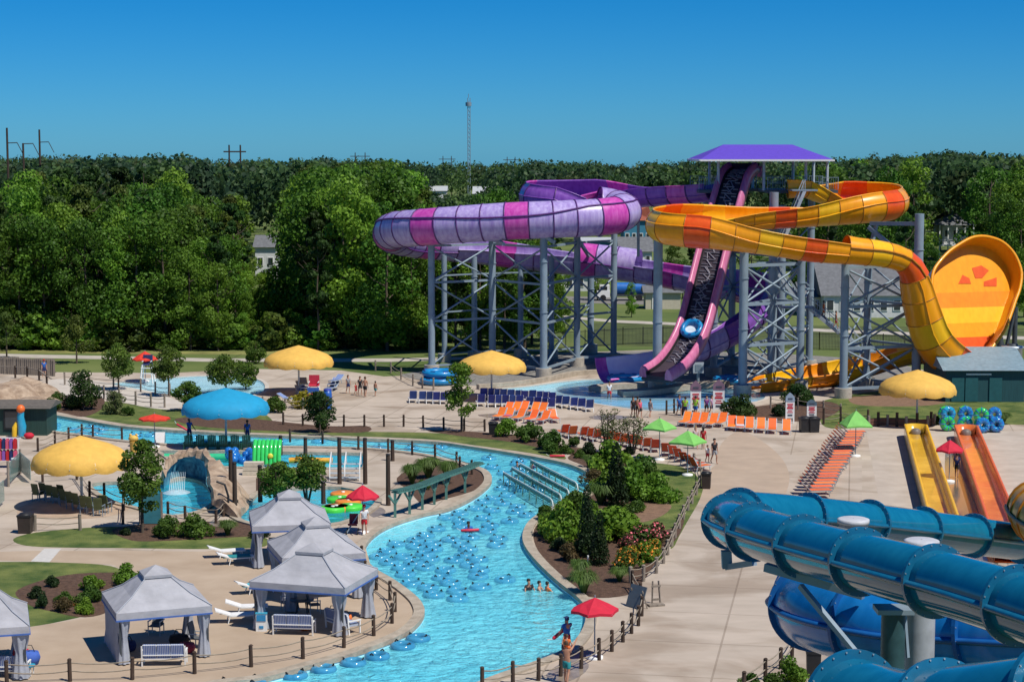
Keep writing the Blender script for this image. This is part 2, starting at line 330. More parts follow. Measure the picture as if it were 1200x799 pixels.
patch('left_lawn',[(-60,658),(0,658),(60,658.5),(130,663),(150,680),(112,715),(70,728),(20,736),(-60,745)],GRASS,.004)
patch('mulch_bed',[(18,694),(45,681),(90,672),(150,671),(170,678),(135,712),(100,723),(60,716),(35,709)],MULCH,.008)
patch('oval_lawn',[(16,631),(40,624),(90,619),(140,617),(230,622),(305,628),(310,640),(250,643),(150,642),(60,641),(25,638)],GRASS,.004)
patch('mulch_bed',[(132,620),(180,613),(250,611),(310,614),(312,626),(260,630),(180,634),(150,632)],MULCH,.008)
patch('brown_paving',[(20,598),(45,588),(90,586),(140,590),(150,597),(120,606),(70,608),(30,605)],BRN,.004)
patch('brown_paving',[(870,505),(910,530),(925,560),(905,590),(820,590),(815,560),(838,545),(845,520)],mat('tan_paving',(.41,.315,.235),.85,.1,scale=.5,bump=.1),.003)
patch('planter_bed',[(465,560),(500,541),(540,544),(560,552),(572,561),(560,573),(520,585),(495,590),(480,575)],MULCH,.006)
patch('right_lawn',[(960,472),(1000,462),(1050,458),(1110,466),(1300,474),(1300,500),(1180,497),(1090,498),(1040,498),(975,502),(960,490)],GRASS,.004)
patch('soil_strip',[(1000,465),(1060,462),(1110,468),(1090,475),(1030,476),(1000,473)],mat('bare_soil',(.20,.12,.075)),.008)
patch('shrub_bed',[(865,480),(905,474),(965,470),(985,478),(960,492),(905,493),(870,488)],MULCH,.006)
patch('walkway_strip',[(727,697),(760,690),(775,660),(800,625),(826,560),(850,540),(840,530),(1010,535),(1010,640),(960,799),(950,900),(500,900),(600,799),(660,790),(720,762),(748,730),(748,705)],PATHC,.002,1,False)
patch('slide_deck',[(1015,505),(1290,505),(1290,640),(1040,640)],mat('slide_deck_concrete',(.40,.335,.275),.85,scale=.6,col2=(.50,.43,.36),bump=.1),.0025,1,False)
patch('wet_patch',[(1110,520),(1122,545),(1150,610),(1170,660),(1150,670),(1125,620),(1108,560)],mat('wet_concrete',(.17,.14,.11),.12,.2,spec=.6),.006)
WETC=mat('wet_deck',(.22,.175,.135),.22,scale=1.5,col2=(.33,.27,.21),spec=.5) # wet_pool splashes on the deck
for q in ([(640,730+60),(668,772),(690,778),(680,792),(655,800)],[(720,560),(730,553),(728,562)],[(560,486),(600,484),(640,487),(620,490),(580,490)],[(690,488),(720,486),(735,490),(705,492)],[(245,612),(262,609),(270,613),(255,617)],[(430,598),(445,594),(452,600),(438,606)]): patch('wet_patch',q,WETC,.009,3)
patch('side_walk',[(112,446),(140,452),(175,458),(200,466),(215,474),(200,480),(165,476),(118,466),(60,462),(58,445)],CONC2,.007)
patch('pale_slab',[(36,657.5),(52,642.5),(72,642.5),(58,658.5)],mat('pale_slab',(.52,.50,.47),.85,.08),.006,1,False)
patch('cabana_deck',[(-60,648),(40,645),(150,645),(240,646),(310,634),(400,628),(428,640),(436,668),(480,700),(493,715),(480,736),(430,757),(360,777),(300,792),(220,800),(-60,840),(-60,735),(20,737),(110,722),(150,690),(160,672),(130,661),(0,656.5),(-60,656.5)],mat('cabana_deck_concrete',(.36,.27,.19),.85,scale=.3,col2=(.46,.36,.265),bump=.15,bscale=30,detail=8),.002,1,False)
patch('dark_slab',[(300,560),(340,555),(345,566),(300,575)],MULCH,.005,1,False)
patch('park_road',[(-250,417),(-20,414),(120,417),(250,420),(460,420),(560,418),(560,421),(460,424),(250,424),(120,421),(-20,418.5),(-250,422)],ROAD,.012,1,False)
patch('park_road',[(640,368),(720,375),(860,381),(1000,387),(1250,396),(1250,400),(1000,390.5),(860,384),(720,378),(640,371)],ROAD,.012,1,False)
patch('meadow_strip',[(-100,410),(60,410),(200,412),(350,411),(350,416),(60,414),(-100,414)],mat('dry_meadow',(.20,.20,.06),.9,.3,scale=.4,bump=.5),.006,1,False)
patch('scrub_ground',[(690,405),(1220,410),(1220,385),(690,378)],mat('scrub_ground',(.07,.09,.025),.9,.3,scale=.3,bump=.6),.006,1,False)
patch('car_park',[(560,345),(790,350),(790,358),(560,352)],mat('old_asphalt',(.19,.18,.165),.9,.15),.01,1,False)
# ---------------- foliage ----------------
def leafmesh(name,C,size,mats,rs,N=None,tilt=.7,mi=None,asp=1.3):
    """many small leaf faces at points C (numpy), each its own tilt"""
    n=len(C); d=rs.normal(size=(n,3)); 
    if N is not None: d=N*1.1+d*tilt
    d/=np.linalg.norm(d,axis=1)[:,None]+1e-9
    r=rs.normal(size=(n,3)); a=np.cross(d,r); a/=np.linalg.norm(a,axis=1)[:,None]+1e-9; b=np.cross(d,a)
    s=(size*rs.uniform(.6,1.35,size=n))[:,None]
    v=np.stack([C-a*s*.5*asp,C-b*s*.5+d*s*.12,C+a*s*.5*asp,C+b*s*.5+d*s*.12],1).reshape(-1,3)
    me=bpy.data.meshes.new(name); me.vertices.add(4*n); me.vertices.foreach_set('co',v.ravel().astype(np.float32))
    me.loops.add(4*n); me.loops.foreach_set('vertex_index',np.arange(4*n,dtype=np.int32))
    me.polygons.add(n); me.polygons.foreach_set('loop_start',np.arange(0,4*n,4,dtype=np.int32)); 
    for x in mats: me.materials.append(x)
    if mi is not None: me.polygons.foreach_set('material_index',mi.astype(np.int32))
    me.update(calc_edges=True); me.validate(); return me
def lobes(rs,k,H,Rad,base,kind):
    L_=[]
    for i in range(k):
        u=rs.uniform(0,1); z=base+(H-base)*u
        if kind=='broad': rad=Rad*math.sqrt(max(.05,1-(2*u-.9)**2*.8))
        elif kind=='cone': rad=Rad*(1.02-u)
        else: rad=Rad*(.55+.6*math.sin(PI*min(1,u*1.1)))*.8
        a=rs.uniform(0,2*PI); q=rad*math.sqrt(rs.uniform(.05,1))*.78
        L_.append((q*math.cos(a),q*math.sin(a),z,rs.uniform(.20,.40)*Rad*(1 if kind!='pine' else .8)))
    return L_
def crownpts(rs,n,L_,flat=.75):
    w=np.array([l[3]**2 for l in L_]); idx=rs.choice(len(L_),n,p=w/w.sum()); A=np.array(L_)[idx]
    d=rs.normal(size=(n,3)); d/=np.linalg.norm(d,axis=1)[:,None]
    rr=A[:,3:4]*(1.06-.45*rs.uniform(0,1,size=(n,1))**2)
    off=d*rr; off[:,2]*=flat
    return A[:,:3]+off,d
LF=[leafmat('pine_needles',(.015,.042,.009),(.060,.122,.024)),leafmat('oak_leaves',(.034,.096,.010),(.125,.255,.026)),leafmat('bright_leaves',(.075,.17,.012),(.21,.37,.04),.22),leafmat('olive_leaves',(.042,.078,.012),(.135,.18,.03))]
FPRO=[]   # forest prototypes: (trunk mesh, crown mesh, height)
def trunkmesh(name,H,r,rs,limbs=5,lo=.35,spr=.25):
    m=MB(); p=[Vector((rs.uniform(-.02,.02)*H*i/4,rs.uniform(-.02,.02)*H*i/4,H*i/4)) for i in range(5)]; p[0]=Vector((0,0,-.1))
    m.tube(p,[r,r*.85,r*.65,r*.45,r*.2],6,m=0)
    for i in range(limbs):
        u=rs.uniform(lo,.9); b=p[int(u*4)].lerp(p[int(u*4)+1],u*4%1); a=rs.uniform(0,2*PI); l=H*spr*rs.uniform(.6,1.2)*(1.15-u*.6)
        m.tube([b,b+Vector((math.cos(a)*l*.6,math.sin(a)*l*.6,l*.25)),b+Vector((math.cos(a)*l,math.sin(a)*l,l*.6))],[r*.35,r*.25,r*.1],5)
    return m.me(name,BARK)
for i in range(12):
    rs=np.random.RandomState(40+i); kind=['pine','broad','broad','pine','broad','cone'][i%6]; lm=[0,1,2,0,1,3][i%6]
    H=15.; base=[5,2.5,2,6,2.2,2][i%6]; rad=[3.0,4.4,4.0,2.8,4.8,3.0][i%6]
    L_=lobes(rs,{'pine':26,'broad':30,'cone':26}[kind],H-.8,rad,base,kind); pts,d=crownpts(rs,5600 if kind!='pine' else 4000,L_,.55 if kind=='pine' else .72)
    FPRO.append((trunkmesh('trunk',H-1.5,.22,rs),leafmesh('crown',pts,.27,[LF[lm]],rs,d),kind,lm))
def ground_ok(x,y,poly): pass
FLAB={0:('tall dark pine with a bare trunk in the woods behind the park','pine_tree'),1:('dense green broadleaf tree in the woods behind the park','broadleaf_tree'),2:('bright green leafy tree in the woods behind the park','broadleaf_tree'),3:('olive green conical tree in the woods behind the park','conifer_tree')}
frs=random.Random(3); FT=[]
def forest_tree(x,y,s,pro=None):
    k=frs.randrange(12) if pro is None else pro; t,c,kind,lm=FPRO[k]
    lab,nm=FLAB[lm]
    o=T(nm,lab,'tree',(x,y,-.05),frs.uniform(0,6.28),{0:'dark pines of the woods',1:'green broadleaf trees of the woods',2:'bright broadleaf trees of the woods',3:'conical trees of the woods'}[lm])
    w_=.8 if kind=='pine' else .95; o.scale=(s*w_*frs.uniform(.8,1.15),s*w_*frs.uniform(.8,1.15),s)
    link('trunk',t,o); link('crown',c,o); FT.append(o); return o
def lowlimit(px,Y):                                # lower trees where the photograph has gaps or low growth
    if 296<px<352 and Y<305: return .55
    return 1.
def topcap(x,Y,row): return (CAMH-(row-HZ)/FPX*Y)/15.       # scale at which a tree's top reaches a photo row
# left wood wall, front to back
Y=207.
while Y<330:
    px=-40+frs.uniform(0,20)
    while px<(655 if Y<225 else 508 if Y<240 else 560):
        p=D(px,300,Y+frs.uniform(-2.5,2.5)); 
        row=float(np.interp(px,[-40,0,60,120,200,240,262,300,335,360,400,450,475,500,520,560,700],[236,232,222,230,222,236,240,232,222,200,188,190,215,232,240,200,200]))
        row+=(34 if Y<214 else 16 if Y<222 else 0)+frs.choice([-14,-8,0,4,10,18,30])+(0 if Y<250 else -12)
        row=max(row,189); s=min(topcap(px,Y,row),1.5 if Y>230 else 1.3); pro=None
        if 20<px<215 and Y>280: s=max(s,topcap(px,Y,183+abs(px-105)*.05+frs.uniform(0,10))); pro=frs.choice([0,3,6,9])
        if 240<px<266: s=min(s,topcap(px,Y,246))
        if 280<px<358 and Y<250: s=topcap(px,Y,(366 if Y<216 else 340 if Y<225 else 319)+frs.uniform(-8,5)); pro=frs.choice([2,8,2])
        if 283<px<350 and Y>=250: px+=12; continue
        if px>500: s=min(s,topcap(px,Y,frs.uniform(268,305) if Y<225 else 240))
        if not (296<px<342 and 296<Y<345) and not (236<px<280 and 285<Y<330):
            forest_tree(p.x,p.y,max(.25,s),pro if pro is not None else frs.choice([1,2,4,7,8,10,0,3]) if Y<212 else None)
        px+=frs.uniform(19,33)*(1.0 if Y<250 else 1.35)
    Y+=5.6 if Y<235 else 9+(Y-235)*.12
tp_=D(1243,300,166); pine_=forest_tree(tp_.x,tp_.y,1.02,3); pine_['label']='tall pine just right of the teal shed shading the golden dish'
# under-storey along the wood edge
srs=np.random.RandomState(77); SHP=[]
for i in range(4):
    L_=lobes(srs,16,2.6,1.7,.4,'broad'); pts,d=crownpts(srs,900,L_); SHP.append(leafmesh('bush',pts,.30,[LF[[1,2,3,2][i]]],srs,d))
for px in range(-30,510,13):
    p=G(px+frs.uniform(-5,5),410+frs.uniform(-2.5,1)); o=link('edge_bush',SHP[frs.randrange(4)],None,p,frs.uniform(0,6)); s=frs.uniform(.7,1.5); o.scale=(s*1.1,s*1.1,s)
    props(o,'leafy bush in the undergrowth along the foot of the left woods','bush','bushes along the edge of the woods')
# right wood and the trees between the houses
for px,row,top,k in [(575,352,212,4),(595,350,228,1),(560,356,240,0),(530,352,245,7),(612,352,235,10),(772,346,300,4),(790,338,285,7),(800,350,300,1),(812,345,262,3),(700,352,300,2),
 (740,372,330,8),(825,366,320,2),(845,350,285,4),(880,340,262,1),(960,352,280,0),(975,358,255,6),(935,345,245,1),(995,340,250,10),(1060,358,248,0),(1068,352,235,3),(1040,340,215,1),(1088,345,285,7),(1130,345,300,4),(1166,345,240,1),(1150,352,285,2),(1180,350,225,10),(1195,352,240,4),(1215,350,215,7),(1108,345,303,1),(1200,372,290,8),(1215,380,270,2),(900,355,300,2),(1170,372,300,6),(640,360,300,7),(655,365,315,8),(600,390,330,0),(570,392,335,3),(545,395,330,0),(523,398,325,6),(615,396,345,8),(640,398,352,2),(660,396,360,1),(590,398,352,2),(560,400,360,8),(530,402,362,2)]:
    p=G(px,row); forest_tree(p.x,p.y,max(.25,topcap(px,p.y,top)),k)
for i in range(46):
    px=frs.uniform(940,1230); Y=frs.uniform(300,420)
    if 1082<px<1154 and Y<385: continue
    p=D(px,300,Y); forest_tree(p.x,p.y,min(1.5,topcap(px,Y,frs.uniform(183,215))))
# the far wood: one mass
ors=np.random.RandomState(5); C=[];MI=[];NN=[]
def skyline(px): return 186+5*math.exp(-((px-620)/200)**2)-4*math.exp(-((px-90)/110)**2)-6*math.exp(-((px-1130)/130)**2)+1.5*math.sin(px/37.)+1.2*math.sin(px/13.+1)
for i in range(1900):
    Y=1/ors.uniform(1/1450.,1/325.); px=ors.uniform(-150,1350); p=D(px,200,Y)
    lim=skyline(px)+ors.uniform(-1,7)+max(0,(700-Y)/60.)
    if 425<px<965 and Y<430: continue
    if Y<625 and 236<px<266: lim=max(lim,243)
    if Y<645 and (488<px<582): lim=max(lim,229)
    if Y<450 and 720<px<775: continue
    t=CAMH-(lim-HZ)/FPX*Y
    if t<4: continue
    t=min(t,24); k=250; th=ors.uniform(0,2*PI,k); u=ors.uniform(-.6,1,k); q=np.sqrt(1-u*u); rr=ors.uniform(.7,1.05,k)
    w=ors.uniform(2.6,5.2)*(1+Y/2500.); hh=min(t*.42,w*1.2)
    d=np.stack([q*np.cos(th),q*np.sin(th),u],1); bump=1+.22*np.sin(3*th+i)[:,None]*q[:,None]+.15*np.sin(7*u+i)[:,None]
    if Y<420: k=k
    C.append(np.array([p.x,p.y,t-hh])+d*rr[:,None]*np.array([w,w,hh])*bump); NN.append(d); MI.append(np.full(k,ors.choice([0,1,1,3,0,2])))
FARM=[leafmat('hazed_pine',(.018,.05,.024),(.048,.09,.042),0),leafmat('hazed_oak',(.03,.075,.028),(.085,.155,.05),0),leafmat('hazed_bright',(.045,.10,.024),(.11,.19,.045),0),leafmat('hazed_olive',(.03,.055,.02),(.08,.11,.035),0)]  # leaf colours bluer than the nearer trees: distance haze put into the colour
C=np.concatenate(C); o=link('far_woods',leafmesh('far_woods',C,.8,FARM,ors,np.concatenate(NN),mi=np.concatenate(MI)))
props(o,'wooded plain running back to the horizon behind the park','woods',kind='stuff')
# ---------------- water slides ----------------
def faded(name,col,col2,rough=.3,st=(3,3,.6)): return mat(name,col,rough,scale=.9,col2=col2,stretch=st,coat=.12,spec=.4,detail=7)
LAV=faded('faded_lavender_fibreglass',(.30,.20,.52),(.52,.43,.72)); MAG=faded('magenta_fibreglass',(.46,.03,.32),(.62,.13,.47)); PUR=faded('purple_fibreglass',(.17,.05,.33),(.25,.10,.43))
YEL=faded('golden_fibreglass',(.82,.30,.003),(.90,.37,.006)); YL2=faded('yellow_fibreglass',(.86,.44,.008),(.92,.52,.015)); RED=faded('red_orange_fibreglass',(.72,.075,.005),(.80,.11,.01)); ORA=faded('orange_fibreglass',(.78,.23,.005),(.86,.29,.008))
DPUR=mat('dark_purple_flange',(.10,.03,.17),.4); DGOLD=mat('brown_gold_flange',(.42,.16,.012),.4)
PINK=faded('pink_fibreglass',(.52,.12,.26),(.64,.22,.37))
def frames(P,gain=0.,maxb=1.):
    n=len(P); out=[]; side=None
    for i in range(n):
        t=(P[min(i+1,n-1)]-P[max(i-1,0)]).normalized(); s=t.cross(Vector((0,0,1)))
        if s.length<.2 and side: s=side-t*side.dot(t)
        s.normalize(); side=s; out.append([t,s,s.cross(t)])
    if gain:
        ks=[]
        for i in range(n):
            a=out[max(0,i-2)][0]; b=out[min(n-1,i+2)][0]; d=max(.1,(P[min(n-1,i+2)]-P[max(0,i-2)]).length); ks.append(a.x*b.y-a.y*b.x)
            ks[-1]/=d
        for i in range(n):
            lo,hi=max(0,i-4),min(n,i+5); k=sum(ks[lo:hi])/(hi-lo); ph=max(-maxb,min(maxb,k*gain)); t,s,u=out[i]
            out[i]=[t,s*math.cos(ph)+u*math.sin(ph),u*math.cos(ph)-s*math.sin(ph)]
    return out
def ring_profile(R_,mode,n=22,th=.07,wall=98):
    if mode=='T': return [(R_*math.sin(2*PI*j/n),-R_*math.cos(2*PI*j/n)) for j in range(n)],True
    h=R(wall); k=14; o=[(R_*math.sin(-h+2*h*j/k),-R_*math.cos(-h+2*h*j/k)) for j in range(k+1)]
    i_=[((R_-th)*math.sin(h-2*h*j/k),-(R_-th)*math.cos(h-2*h*j/k)) for j in range(k+1)]
    return o+[(o[-1][0]+.10,o[-1][1]+.02),(o[-1][0]+.10,o[-1][1]+.1),(i_[0][0],i_[0][1]+.1)]+i_+[(i_[-1][0],i_[-1][1]+.1),(o[0][0]-.10,o[0][1]+.1),(o[0][0]-.10,o[0][1]+.02)],True
def flume(root,ctrl,R0,cols,step,per,gain,maxb,flm,wall=98,names=('tube_section','trough_section'),rib=True,ring=.09,fw=.09,fs=True,seam=58,roll=0):
    """ctrl: (px,py,Y,mode,radius factor); swept centre line cut into shell sections with bolted flanges"""
    K=[D(*c[:3]) for c in ctrl]; dens=8; P=catmull(K,dens); par=[]
    modes=[c[3] for c in ctrl]; rad=[c[4] if len(c)>4 else 1 for c in ctrl]
    ps=[i/dens for i in range(len(P))]; L=[0]
    for a,b in zip(P,P[1:]): L.append(L[-1]+(b-a).length)
    n=round(L[-1]/step); Q=[]; U=[]; j=0
    for i in range(n+1):
        d=L[-1]*i/n
        while j<len(L)-2 and L[j+1]<d: j+=1
        f=(d-L[j])/max(1e-9,L[j+1]-L[j]); Q.append(P[j].lerp(P[j+1],f)); U.append(ps[j]+(ps[j+1]-ps[j])*f)
    F=frames(Q,gain,maxb); sec=0
    if roll: F=[[t,s*math.cos(roll)+u*math.sin(roll),u*math.cos(roll)-s*math.sin(roll)] for t,s,u in F]
    def rr(u): k=min(int(u),len(rad)-2); return R0*(rad[k]+(rad[k+1]-rad[k])*(u-k))
    for s in range(0,n,per):
        e=min(s+per,n); md=modes[min(int((U[s]+U[e])/2),len(modes)-1)]; m=MB(); col=cols(sec,(U[s]+U[e])/2,md)
        pn=None; vs=[]
        for i in range(s,e+1):
            prof,_=ring_profile(rr(U[i]),md,wall=wall); pn=len(prof); t,sd,up=F[i]; vs+=[Q[i]+sd*a+up*b for a,b in prof]
        m.add(vs,[(i*pn+j,(i+1)*pn+j,(i+1)*pn+(j+1)%pn,i*pn+(j+1)%pn) for i in range(e-s) for j in range(pn)],0,True)
        if md=='T' and rib:
            for sg in (-1,1):
                pp=[Q[i]+F[i][1]*sg*(rr(U[i])+.05)+F[i][2]*.0 for i in range(s,e+1)]; m.tube(pp,.09,4,m=1)
        if md=='O' and seam:
            for sg in (-1,1): a_=R(seam)*sg; m.tube([Q[i]+(F[i][1]*math.sin(a_)-F[i][2]*math.cos(a_))*(rr(U[i])+.03) for i in range(s,e+1)],.06,4,m=0)
        if md=='O' : m.add(vs[:pn],[tuple(range(pn))]) ; m.add(vs[-pn:],[tuple(range(pn))][::-1])
        m.build(names[0] if md=='T' else names[1],[col,flm],root)
        # flange at the start of the section
        t,sd,up=F[s]; r_=rr(U[s]); k=MB(); h=PI if md=='T' else R(wall); N=22 if fs else 40
        prof=[(r_-.01,-fw),(r_+ring,-fw),(r_+ring,fw),(r_-.01,fw)]; vs=[]
        for j in range(N+1):
            th=-h+2*h*j/N; vs+=[Q[s]+(sd*math.sin(th)-up*math.cos(th))*a+t*b for a,b in prof]
        k.add(vs,[(j*4+q,j*4+(q+1)%4,j*4+4+(q+1)%4,j*4+4+q) for j in range(N) for q in range(4)],0,fs); k.build('flange',flm,root)
        sec+=1
    return Q,F
pt=T('purple_tube_slide','giant purple and lavender raft slide looping left from the tower on tall columns','water slide',(0,0,0))
def pcol(s,u,md): return (LAV if u<33.4 else MAG) if u>29.5 else PUR if 28<u<29.5 else MAG if s%4==1 else (LAV if (md=='T' or u>12) else PUR)
flume(pt,[(834,219,184,'O',.8),(808,222,185.5,'O',.8),(765,224,188,'O',.85),(715,227,191.5,'O',.95),(665,229,193.5,'O'),(632,230,191,'O'),(634,234,187.5,'O'),(662,238,186.5,'O'),(692,239,187.5,'T'),(718,243,187.5,'T'),(730,249,184.5,'T'),(708,254,182,'T'),(655,257,181,'T'),(600,259,181,'T'),(540,263,182,'T'),(490,267,184,'T'),(462,270,188,'T'),(460,276,193,'T'),(485,282,197,'T'),(525,286,199,'O'),(570,291,200,'O'),(620,297,200,'O'),(680,304,199,'T'),(740,311,198,'O'),(800,321,196,'O'),(850,330,194,'O'),(886,338,191,'O'),(900,346,187,'O'),(886,360,183,'O'),(860,380,180,'O'),(828,397,178.5,'O'),(797,409,177.2,'O')],1.8,pcol,1.1,2,6.,.75,DPUR,100,ring=.06,fw=.06)
flume(pt,[(797,408,177,'O'),(770,415,176.4,'O'),(740,419,175.4,'O'),(708,422,174.4,'O')],2.2,lambda s,u,m:MAG if s==3 else mat('sunlit_lavender_fibreglass',(.60,.52,.78),.35,scale=1,col2=(.72,.66,.84)),1.05,2,0,0,DPUR,62,ring=.04,fw=.04,seam=0,roll=.42)  # paler lavender on the shaded exit: sunlight put into its colour
oc=T('orange_tube_slide','golden orange raft slide with red panels zigzagging to a giant tilted dish','water slide',(0,0,0))
def ocol(s,u,md): return RED if s%5==3 else (YL2 if s%5==1 else YEL)
flume(oc,[(922,219,181,'O',.75),(945,217,181,'O',.8),(965,224,181.5,'O',.85),(1000,229,182,'O'),(1032,231,181,'O'),(1046,235,178,'O'),(1040,240,174.5,'O'),(1010,243,173,'O'),(950,247,172.5,'O'),(880,251,172,'O'),(820,255,171,'O'),(787,259,169,'O'),(776,263,166,'O'),(791,268,163,'O'),(840,272,162,'O'),(900,279,162,'O'),(950,287,162.5,'O'),(1000,294,163,'T',.8),(1035,298,164,'T',.75),(1060,306,165,'T',.72),(1071,322,165.5,'O',.85),(1078,348,166,'O',1.05),(1087,376,166.5,'O',1.25),(1099,400,167,'O',1.35),(1117,417,168,'O',1.35)],1.5,ocol,1.0,2,6.,.8,DGOLD,100,ring=.04,fw=.03)
orr=T('orange_run_out','orange run-out flume curving left from the foot of the giant dish','slide run-out')
flume(orr,[(1118,412,170.5,'O'),(1085,404,172,'O'),(1050,409,173.5,'O'),(1015,420,174.5,'O'),(980,429,174.5,'O'),(935,437,173,'O'),(900,443,171,'O'),(880,447,170,'O',.9)],1.75,lambda s,u,m:YL2 if s%2 else ORA,1.0,3,2.,.4,DGOLD,85,ring=.05)
# the giant dish: rim, raked wall, flat striped face
dish=T('slide_dish','giant tilted golden dish ending the orange slide, with red petals and stripe','slide dish')
DC=D(1143,352,170); nD=Vector((.30,-.86,.42)).normalized()
def onpl(px,py,off=0.):
    d=ray(px,py); o=Vector((0,0,CAMH)); c=DC-nD*off; return o+d*((c-o).dot(nD)/d.dot(nD))
RIM=[(1092,330),(1094,318),(1100,308),(1112,295),(1125,286),(1138,279),(1150,277),(1163,279),(1175,284),(1185,293),(1192,304),(1197,320),(1195,338),(1190,352),(1184,370),(1177,387),(1169,399),(1160,410),(1150,419),(1141,424),(1132,425),(1122,420),(1114,408),(1107,392),(1101,377),(1096,360),(1093,345)]
rim=catmull([onpl(*p) for p in RIM],3,True); cen=sum(rim,Vector())/len(rim); nr=len(rim)
face=[cen+(p-cen)*.94-nD*1.4 for p in rim]; back=[cen+(p-cen)*1.015 for p in rim]; bk2=[cen+(p-cen)*.96-nD*1.7 for p in rim]
m=MB(); m.add(rim+face,[(i,(i+1)%nr,nr+(i+1)%nr,nr+i) for i in range(nr)],0,True); m.add(back+bk2,[(i,nr+i,nr+(i+1)%nr,(i+1)%nr) for i in range(nr)],0,True); m.add(bk2,[tuple(range(nr))])
m.build('raked_wall',YEL,dish)
m=MB(); m.tube(rim,.16,6,closed=True); m.build('rim',YEL,dish)
ez=(Vector((0,0,1))-nD*nD.z).normalized(); ex=ez.cross(nD).normalized()
if ex.x<0: ex=-ex
fc=[((p-cen).dot(ex),(p-cen).dot(ez)) for p in face]; zt=max(p[1] for p in fc); zb=min(p[1] for p in fc)
def clipband(P,lo,hi):
    for sgn,lim in ((1,lo),(-1,hi)):
        o=[]
        for a,b in zip(P,P[1:]+P[:1]):
            da,db=sgn*(a[1]-lim),sgn*(b[1]-lim)
            if da>=0: o.append(a)
            if da*db<0: f=da/(da-db); o.append((a[0]+(b[0]-a[0])*f,lim))
        P=o
    return P
base=cen-nD*1.4; off=(base-cen).dot(ez)
bands=[(0,.40,YEL),(.40,.53,ORA),(.53,.66,YL2),(.66,.78,YEL),(.78,.89,RED),(.89,1.01,YL2)]
for a,b,mt in bands:
    q=clipband(fc,zt-(zt-zb)*b,zt-(zt-zb)*a); m=MB(); m.add([base+ex*(x)+ez*(y-0)-ez*0 for x,y in q],[tuple(range(len(q)))]); m.build('face_panel',mt,dish)
o2=Vector((0,0,CAMH))
def onface(px,py,lift=.03):
    d=ray(px,py); c=base+nD*lift; return o2+d*((c-o2).dot(nD)/d.dot(nD))
for q in ([(1123,332.5),(1138,332.5),(1136,326),(1128,322)],[(1139,314),(1143,326),(1151,326),(1159,317),(1150,311)],[(1153,330),(1168,325),(1168,335.5),(1153,335.5)]):
    m=MB(); vs=[onface(*p) for p in q]; vb=[onface(p[0],p[1],-.05) for p in q]; k=len(q); m.add(vs+vb,[tuple(range(k))]+[(i,(i+1)%k,k+(i+1)%k,k+i) for i in range(k)]); m.build('petal',RED,dish)
ds=T('dish_supports','grey steel legs and braces holding up the giant golden dish','support frame')
for px,py,Y,r in ((1091,405,172,.45),(1135,415,178,.3),(1172,395,178,.3),(1190,360,179,.25)):
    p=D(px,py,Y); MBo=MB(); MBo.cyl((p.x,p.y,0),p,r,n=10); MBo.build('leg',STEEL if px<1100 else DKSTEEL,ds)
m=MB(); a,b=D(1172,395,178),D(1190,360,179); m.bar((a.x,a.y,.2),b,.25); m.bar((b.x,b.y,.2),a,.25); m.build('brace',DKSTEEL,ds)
# steep pink conveyor
cv=T('raft_conveyor','steep pink sided raft conveyor climbing from the slide pool to the tower','conveyor')
CP=resample(catmull([D(*c) for c in [(877,199,186.5),(869,199,184),(861,207,182.2),(854,228,180.6),(838,285,178.5),(823,345,175.5),(812,385,173.3),(800,410,171.5),(786,428,169.5),(768,440,167.3)]],8),.8)
hs_=Vector((15,-6,0)).normalized(); CF=frames(CP)
for i in range(len(CF)): 
    t=CF[i][0]; s=(hs_-t*hs_.dot(t)).normalized(); CF[i]=[t,s,s.cross(t) if s.cross(t).z>0 or True else None]
    if CF[i][2].z<0 and i>2: CF[i][2]=-CF[i][2]
def strip(name,a0,a1,b0,b1,mt,root,i0=0,i1=None,arch=None):
    m=MB(); vs=[]; i1=i1 or len(CP)
    for i in range(i0,i1):
        t,s,u=CF[i]; prof=[(a0,b0),(a1,b0),(a1,b1),(a0,b1)] if arch is None else [((a0+a1)/2+(a1-a0)/2*math.cos(q),b0+(b1-b0)*math.sin(q)) for q in [PI*k/6 for k in range(7)]]
        vs+=[CP[i]+s*a+u*b for a,b in prof]; n=len(prof)
    m.add(vs,[(i*n+j,i*n+(j+1)%n,(i+1)*n+(j+1)%n,(i+1)*n+j) for i in range(i1-i0-1) for j in range(n)],0,bool(arch)); m.add(vs[:n],[tuple(range(n))]); m.add(vs[-n:],[tuple(range(n))]); return m.build(name,mt,root)
strip('side_wall',-1.72,-.95,-.3,.75,PINK,cv,arch=1); strip('side_wall',.95,1.72,-.3,.75,PINK,cv,arch=1)
strip('belt',-.95,.95,-.35,-.05,mat('black_rubber_belt',(.045,.032,.045),.6),cv); strip('under_frame',-1.5,1.5,-.6,-.36,DKSTEEL,cv)
rb=random.Random(9)
for i in range(3,len(CP)-5):
    t,s,u=CF[i]; p=CP[i]+u*.02; m=MB(); x0=rb.choice([-.75,-.35]); x1=rb.choice([.35,.75]); m.bar(p+s*x0,p+s*x1,.10,.08)
    m.bar(p+s*x0*.6,p+s*x1*.6+t*.75,.07,.08); m.bar(p+s*.8+t*.3,p+s*.3+t*.3,.06,.08); m.bar(p-s*.8+t*.5,p-s*.2+t*.5,.06,.08); m.bar(p+s*rb.uniform(-.6,.6),p+s*rb.uniform(-.6,.6)+t*.7,.06,.08)
    m.build('belt_cleat',mat('pale_cleat',(.26,.25,.29),.6),cv)
strip('belt_rail',-1.0,-.9,0,.25,BLACK,cv); strip('belt_rail',.9,1.0,0,.25,BLACK,cv)
